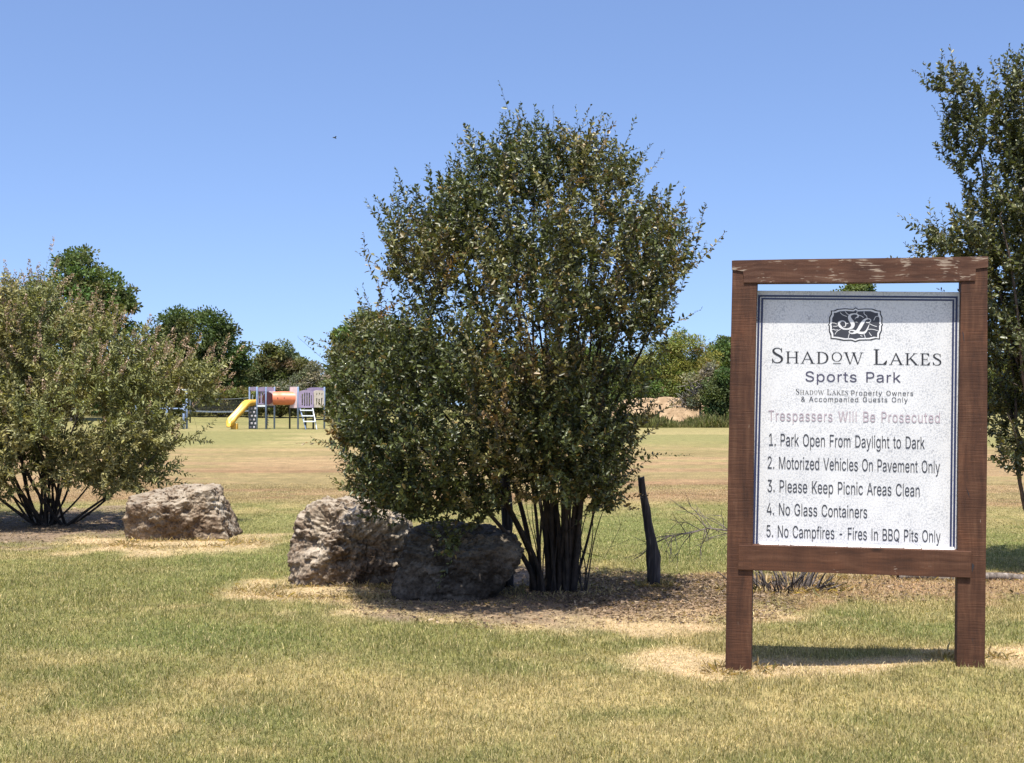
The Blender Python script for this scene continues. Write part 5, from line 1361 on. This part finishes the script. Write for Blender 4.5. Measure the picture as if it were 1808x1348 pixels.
def quad_panel(name, a, b_, z0, z1, mat, arch=0.0, th=.05, holes=()):
    """Upright plate between plan points a and b_, its top arched, with slots left open (u0,u1,v0,v1 in 0..1)."""
    ax, ay = a; bx, by = b_
    L_ = math.hypot(bx - ax, by - ay)
    bm = bmesh.new()
    us = sorted({0, 1, *[h[0] for h in holes], *[h[1] for h in holes]} | set(np.linspace(0, 1, 11)))
    def top(u): return z1 + arch * (1 - (2 * u - 1) ** 2) - arch
    for u0, u1 in zip(us, us[1:]):
        um = (u0 + u1) / 2
        cuts = sorted([(h[2], h[3]) for h in holes if h[0] <= um <= h[1]])
        spans, lo = [], 0.0
        for c0, c1 in cuts: spans.append((lo, c0)); lo = c1
        spans.append((lo, 1.0))
        for v0, v1 in spans:
            za = [z0 + (top(u) - z0) * v for u, v in ((u0, v0), (u1, v0), (u1, v1), (u0, v1))]
            prism(bm, [(u0 * L_, za[0]), (u1 * L_, za[1]), (u1 * L_, za[2]), (u0 * L_, za[3])], -th / 2, th / 2)
    bmesh.ops.remove_doubles(bm, verts=bm.verts, dist=1e-5)
    o = bm_obj(name, bm, mat, play)
    o.location = (ax, ay, 0); o.rotation_euler = (0, 0, math.atan2(by - ay, bx - ax))
    return o
def deck(pts, z, th=.1, mat=M_pdark, name='deck'):
    bm = bmesh.new()
    a = [bm.verts.new((*p, z - th)) for p in pts]; b_ = [bm.verts.new((*p, z)) for p in pts]
    bm.faces.new(a); bm.faces.new(b_)
    for i in range(len(pts)): bm.faces.new((a[i], a[(i + 1) % len(pts)], b_[(i + 1) % len(pts)], b_[i]))
    return bm_obj(name, bm, mat, play)
TOP = 2.66
x1, x2, x3, x4, x5 = [pg(q)[0] for q in (475, 605, 725, 805, 672)]
p1, p2, p4, p5 = (x1, .95), (x2, 0.0), (x4, .68), (x5, 1.6)
for q, mt in ((p1, M_pblue), (p2, M_pblue), (p4, M_pblue)): post_(q[0], q[1], TOP, mt)
post_(p5[0], p5[1], TOP, M_pdark)
post_(x3, -.15, TOP - .02, M_pblue, .05)
deck([p1, p2, p4, p5], DH)
quad_panel('arch_panel', p1, p2, TOP - .2, TOP, M_purple, .05)
quad_panel('arch_panel', p2, p4, TOP - .28, TOP + .0, M_purple, .06)
quad_panel('guard_panel', p5, p1, TOP - .25, TOP - .02, M_purple, .05)
quad_panel('guard_panel', (x2 + .05, .12), (x2 + .50, .36), DH + .08, TOP - .25, M_purple, 0, .05, [(.12, .3, .1, .9), (.5, .66, .1, .9)])
quad_panel('toe_rail', (x2 + .04, -.04), (x2 + .62, -.08), DH - .06, DH + .05, M_white2)
# tunnel between the towers
xa, za = pg(735, 390); xb, _ = pg(1098, 390)
yt = .55
quad_panel('tunnel_plate', (pg(690)[0], .35), (pg(808)[0], .62), DH + .02, pg(0, 300)[1], M_pink, 0, .05)
bm = bmesh.new()
a_ = np.arange(28) * 2 * np.pi / 28
rw_ = .42
rings = []
prof = [(pg(800)[0], rw_ * 1.0), (pg(830)[0], rw_), (pg(880)[0], rw_), (pg(890)[0], rw_ * 1.03), (pg(960)[0], rw_ * 1.03), (pg(970)[0], rw_), (pg(1050)[0], rw_), (pg(1096)[0], rw_ * .97)]
for xx, r_ in prof: rings.append([bm.verts.new((xx, yt + r_ * math.sin(t), za + r_ * math.cos(t))) for t in a_])
for A_, B_ in zip(rings, rings[1:]):
    for k in range(28): bm.faces.new((A_[k], A_[(k + 1) % 28], B_[(k + 1) % 28], B_[k]))
bm_obj('tunnel', bm, M_orange, play, True)
bm = bmesh.new()
cx_, cz_ = pg(737, 390)
vs = [bm.verts.new((cx_ + .31 * math.cos(t), .35 + .12 + .31 * math.cos(t) * .45 - .16, cz_ + .40 * math.sin(t))) for t in a_]
vb = [bm.verts.new((v_.co.x, v_.co.y + .03, v_.co.z)) for v_ in vs]
bm.faces.new(vs); bm.faces.new(vb[::-1])
for k in range(28): bm.faces.new((vs[k], vs[(k + 1) % 28], vb[(k + 1) % 28], vb[k]))
bm_obj('tunnel_mouth', bm, M_maroon, play)
for q in (866, 950):
    bm = bmesh.new(); box(bm, (pg(q)[0], yt - rw_ * 1.0, za + .02), (.05, .05, .07))
    bm_obj('peep_hole', bm, M_maroon, play)
# right tower
y1, y2, y3, y4, y6 = [pg(q)[0] for q in (1000, 1130, 1325, 1200, 1443)]
q1, q2, q3, q4, q6 = (y1, .75), (y2, 0.0), (y3, .15), (y4, 1.55), (y6, .85)
for q, mt in ((q1, M_pdark), (q2, M_pblue), (q6, M_pblue)): post_(q[0], q[1], TOP, mt)
post_(y3 - .02, q3[1], DH + .1, M_pdark); post_(pg(1182)[0], q4[1], TOP - .1, M_pdark)
deck([q1, q2, q3, q6, q4], DH)
quad_panel('tunnel_plate', q1, q2, pg(0, 515)[1], TOP, M_pink, 0, .06)
quad_panel('arch_panel', (y2 + .03, -.05), (y3, .10), pg(0, 512)[1], pg(0, 285)[1], M_purple, .12, .06, [(.22, .29, .15, .8), (.38, .45, .1, .86), (.53, .60, .1, .86), (.68, .75, .1, .86), (.83, .88, .2, .75)])
quad_panel('guard_panel', (y3 + .02, .14), q6, pg(0, 508)[1], pg(0, 288)[1], M_beige, .05, .06, [(.18, .30, .15, .55), (.42, .54, .12, .50), (.66, .80, .15, .55), (.20, .29, .72, .84), (.45, .55, .74, .86), (.70, .79, .72, .84)])
quad_panel('guard_panel', (q4[0], q4[1]), q6, TOP - .35, TOP - .02, M_purple, .05, .05)
# steps
def stp(cy, x0, x1, y):
    a0, z = pg(x0, cy); a1, _ = pg(x1, cy)
    bm = bmesh.new(); box(bm, ((a0 + a1) / 2, y, z), (a1 - a0, .26, .07), bevel=.012)
    bm_obj('tread', bm, M_white2, play)
stp(545, 1168, 1328, -.25); stp(615, 1200, 1352, -.62); stp(685, 1232, 1388, -1.0)
for (xa_, xb_) in ((1158, 1268), (1318, 1405)):
    bm = bmesh.new()
    (a0, z0), (a1, z1) = pg(xa_, 525), pg(xb_, 775)
    tube(bm, [(a0, -.08, z0), ((a0 + a1) / 2, -.62, (z0 + z1) / 2), (a1, -1.25, 0)], .04, 8)
    bm_obj('stringer', bm, M_pblue if xa_ < 1200 else M_white2, play, True)
# climbing wall under the left deck
quad_panel('climbing_wall', (p1[0] + .05, p1[1] - .08), (p2[0] - .04, p2[1] + .02), 0.02, DH - .05, M_pdark, 0, .06)
rk = np.random.default_rng(3)
for i in range(6):
    for j in range(2):
        u_ = .22 + .5 * j + (.16 if i % 2 else 0); w_ = .12 + i * .235
        bm = bmesh.new(); box(bm, (p1[0] + (p2[0] - p1[0]) * u_, p1[1] + (p2[1] - p1[1]) * u_ - .1, w_), (.16, .12, .13), bevel=.035)
        bm_obj('climbing_hold', bm, M_lump, play)
# fireman pole coil
bm = bmesh.new()
tube(bm, [(x3 + .10 + .05 * math.cos(t * 2.2), -.15 + .05 * math.sin(t * 2.2), .25 + t * .055) for t in np.linspace(0, 12, 60)], .022, 6)
bm_obj('climbing_coil', bm, M_pdark, play, True)
# slide: curved chute leaving the left tower
bm = bmesh.new()
pts = [(590, 462, .35), (545, 470, .30), (500, 468, .2), (468, 478, .05), (435, 515, -.15), (395, 575, -.4), (350, 630, -.65), (310, 685, -.85), (298, 715, -1.0), (286, 726, -1.05), (274, 738, -1.1)]
P = np.array([(*pg(a, b_), c_) for a, b_, c_ in pts])
P = np.c_[P[:, 0], P[:, 2] + .35, np.maximum(P[:, 1] - .06, .06)]
tg_ = np.gradient(P, axis=0)
sd_ = norm(np.cross(tg_, [0, 0, 1.0]))
sec = [(-.30, .36), (-.33, .34), (-.28, .02), (-.15, -.05), (.15, -.05), (.28, .02), (.33, .34), (.30, .36), (.24, .06), (.12, .0), (-.12, .0), (-.24, .06)]
rings = [[bm.verts.new(Vector(p_) + Vector(s_) * a + Vector((0, 0, b_))) for a, b_ in sec] for p_, s_ in zip(P, sd_)]
for A_, B_ in zip(rings, rings[1:]):
    for k in range(len(sec)): bm.faces.new((A_[k], A_[(k + 1) % len(sec)], B_[(k + 1) % len(sec)], B_[k]))
bm.faces.new(rings[0]); bm.faces.new(rings[-1][::-1])
box(bm, (pg(335)[0], -.42, .17), (.42, .34, .40), bevel=.03)
bm_obj('slide', bm, M_yellow, play, True)

# pale blue play frame behind the bush
F0 = Vector((at(285, HOR, YP + 1).x, YP + 1, 0))
frame = thing('swing_frame', F0, 'pale blue posts and white top bar half hidden by the bush with seed spikes', 'swing frame')
def fx(px, py): q = at(px, py, YP + 1); return (q.x - F0.x, q.z)
for (a, b_) in ((241, 687), (272, 712), (297, 712), (327, 714), (330, 688)):
    xx, zz = fx(a, b_)
    bm = bmesh.new(); tube(bm, [(xx, 0 if b_ < 700 else -.4, -.05), (xx, 0 if b_ < 700 else -.4, zz)], .075, 10)
    bm_obj('post', bm, M_pblue, frame, True)
bm = bmesh.new(); (xa_, za_), (xb_, zb_) = fx(240, 689), fx(331, 689)
tube(bm, [(xa_, 0, za_), (xb_, 0, zb_)], .055, 10); bm_obj('top_bar', bm, M_white2, frame, True)
bm = bmesh.new(); (xa_, za_), (xb_, zb_) = fx(270, 722), fx(329, 722)
tube(bm, [(xa_, -.4, za_), (xb_, -.4, zb_)], .05, 8); bm_obj('rail', bm, M_pblue, frame, True)

# slack sports net beside the slide
YN = 101.0
N0 = Vector((at(400, HOR, YN).x, YN, 0))
net = thing('sports_net', N0, 'slack dark sports net strung across the grass left of the yellow slide', 'net')
def nx(px, py): q = at(px, py, YN); return (q.x - N0.x, q.z)
for a in (336, 446):
    xx, zz = nx(a, 700); bm = bmesh.new(); tube(bm, [(xx, 0, -.05), (xx, 0, zz + .1)], .05, 10); bm_obj('post', bm, M_pdark, net, True)
def cord(y0, sag, r): 
    return [(nx(a, 0)[0], 0, nx(a, y0 + sag * (1 - ((a - 391) / 55) ** 2))[1]) for a in np.linspace(336, 446, 24)]
bm = bmesh.new(); tc1 = cord(702.5, 3.0, 0); tube(bm, tc1, .04, 6); bm_obj('top_cord', bm, M_pdark, net, True)
bm = bmesh.new(); tc2 = cord(725.5, 2.0, 0); 
for a, b_ in zip(tc2, tc2[1:]):
    box(bm, ((a[0] + b_[0]) / 2, 0, (a[2] + b_[2]) / 2), (b_[0] - a[0] + .01, .02, .10))
bm_obj('bottom_tape', bm, plain('grey_tape', (0.16, 0.19, 0.22)), net)
bm = bmesh.new()
for i in range(70):
    t = i / 69 * 23; k = min(int(t), 22); w_ = t - k
    a = Vector(tc1[k]).lerp(Vector(tc1[k + 1]), w_); b_ = Vector(tc2[k]).lerp(Vector(tc2[k + 1]), w_)
    tube(bm, [a, b_], .004, 4)
for j in range(1, 9):
    tube(bm, [Vector(a).lerp(Vector(b_), j / 9) for a, b_ in zip(tc1, tc2)], .004, 4)
bm_obj('mesh', bm, M_pdark, net)

# small bird high over the field
bp = at(591, 244, 60)
bm = bmesh.new()
tube(bm, [(-.09, 0, 0), (-.05, 0, .012), (0, 0, .012), (.05, 0, 0), (.09, 0, -.008)], [.006, .024, .028, .018, .006], 8)
for s_ in (-1, 1):
    w_ = [bm.verts.new(q) for q in ((-.03, s_ * .02, .02), (.035, s_ * .02, .015), (.02, s_ * .12, .06), (-.01, s_ * .19, .03), (-.035, s_ * .12, .055))]
    bm.faces.new(w_)
bird = bm_obj('bird', bm, M_pdark, None, True)
bird.location = bp; bird.rotation_euler = (0, .2, .6)
tag(bird, 'tiny dark bird in the open sky left of the centre tree', 'bird')
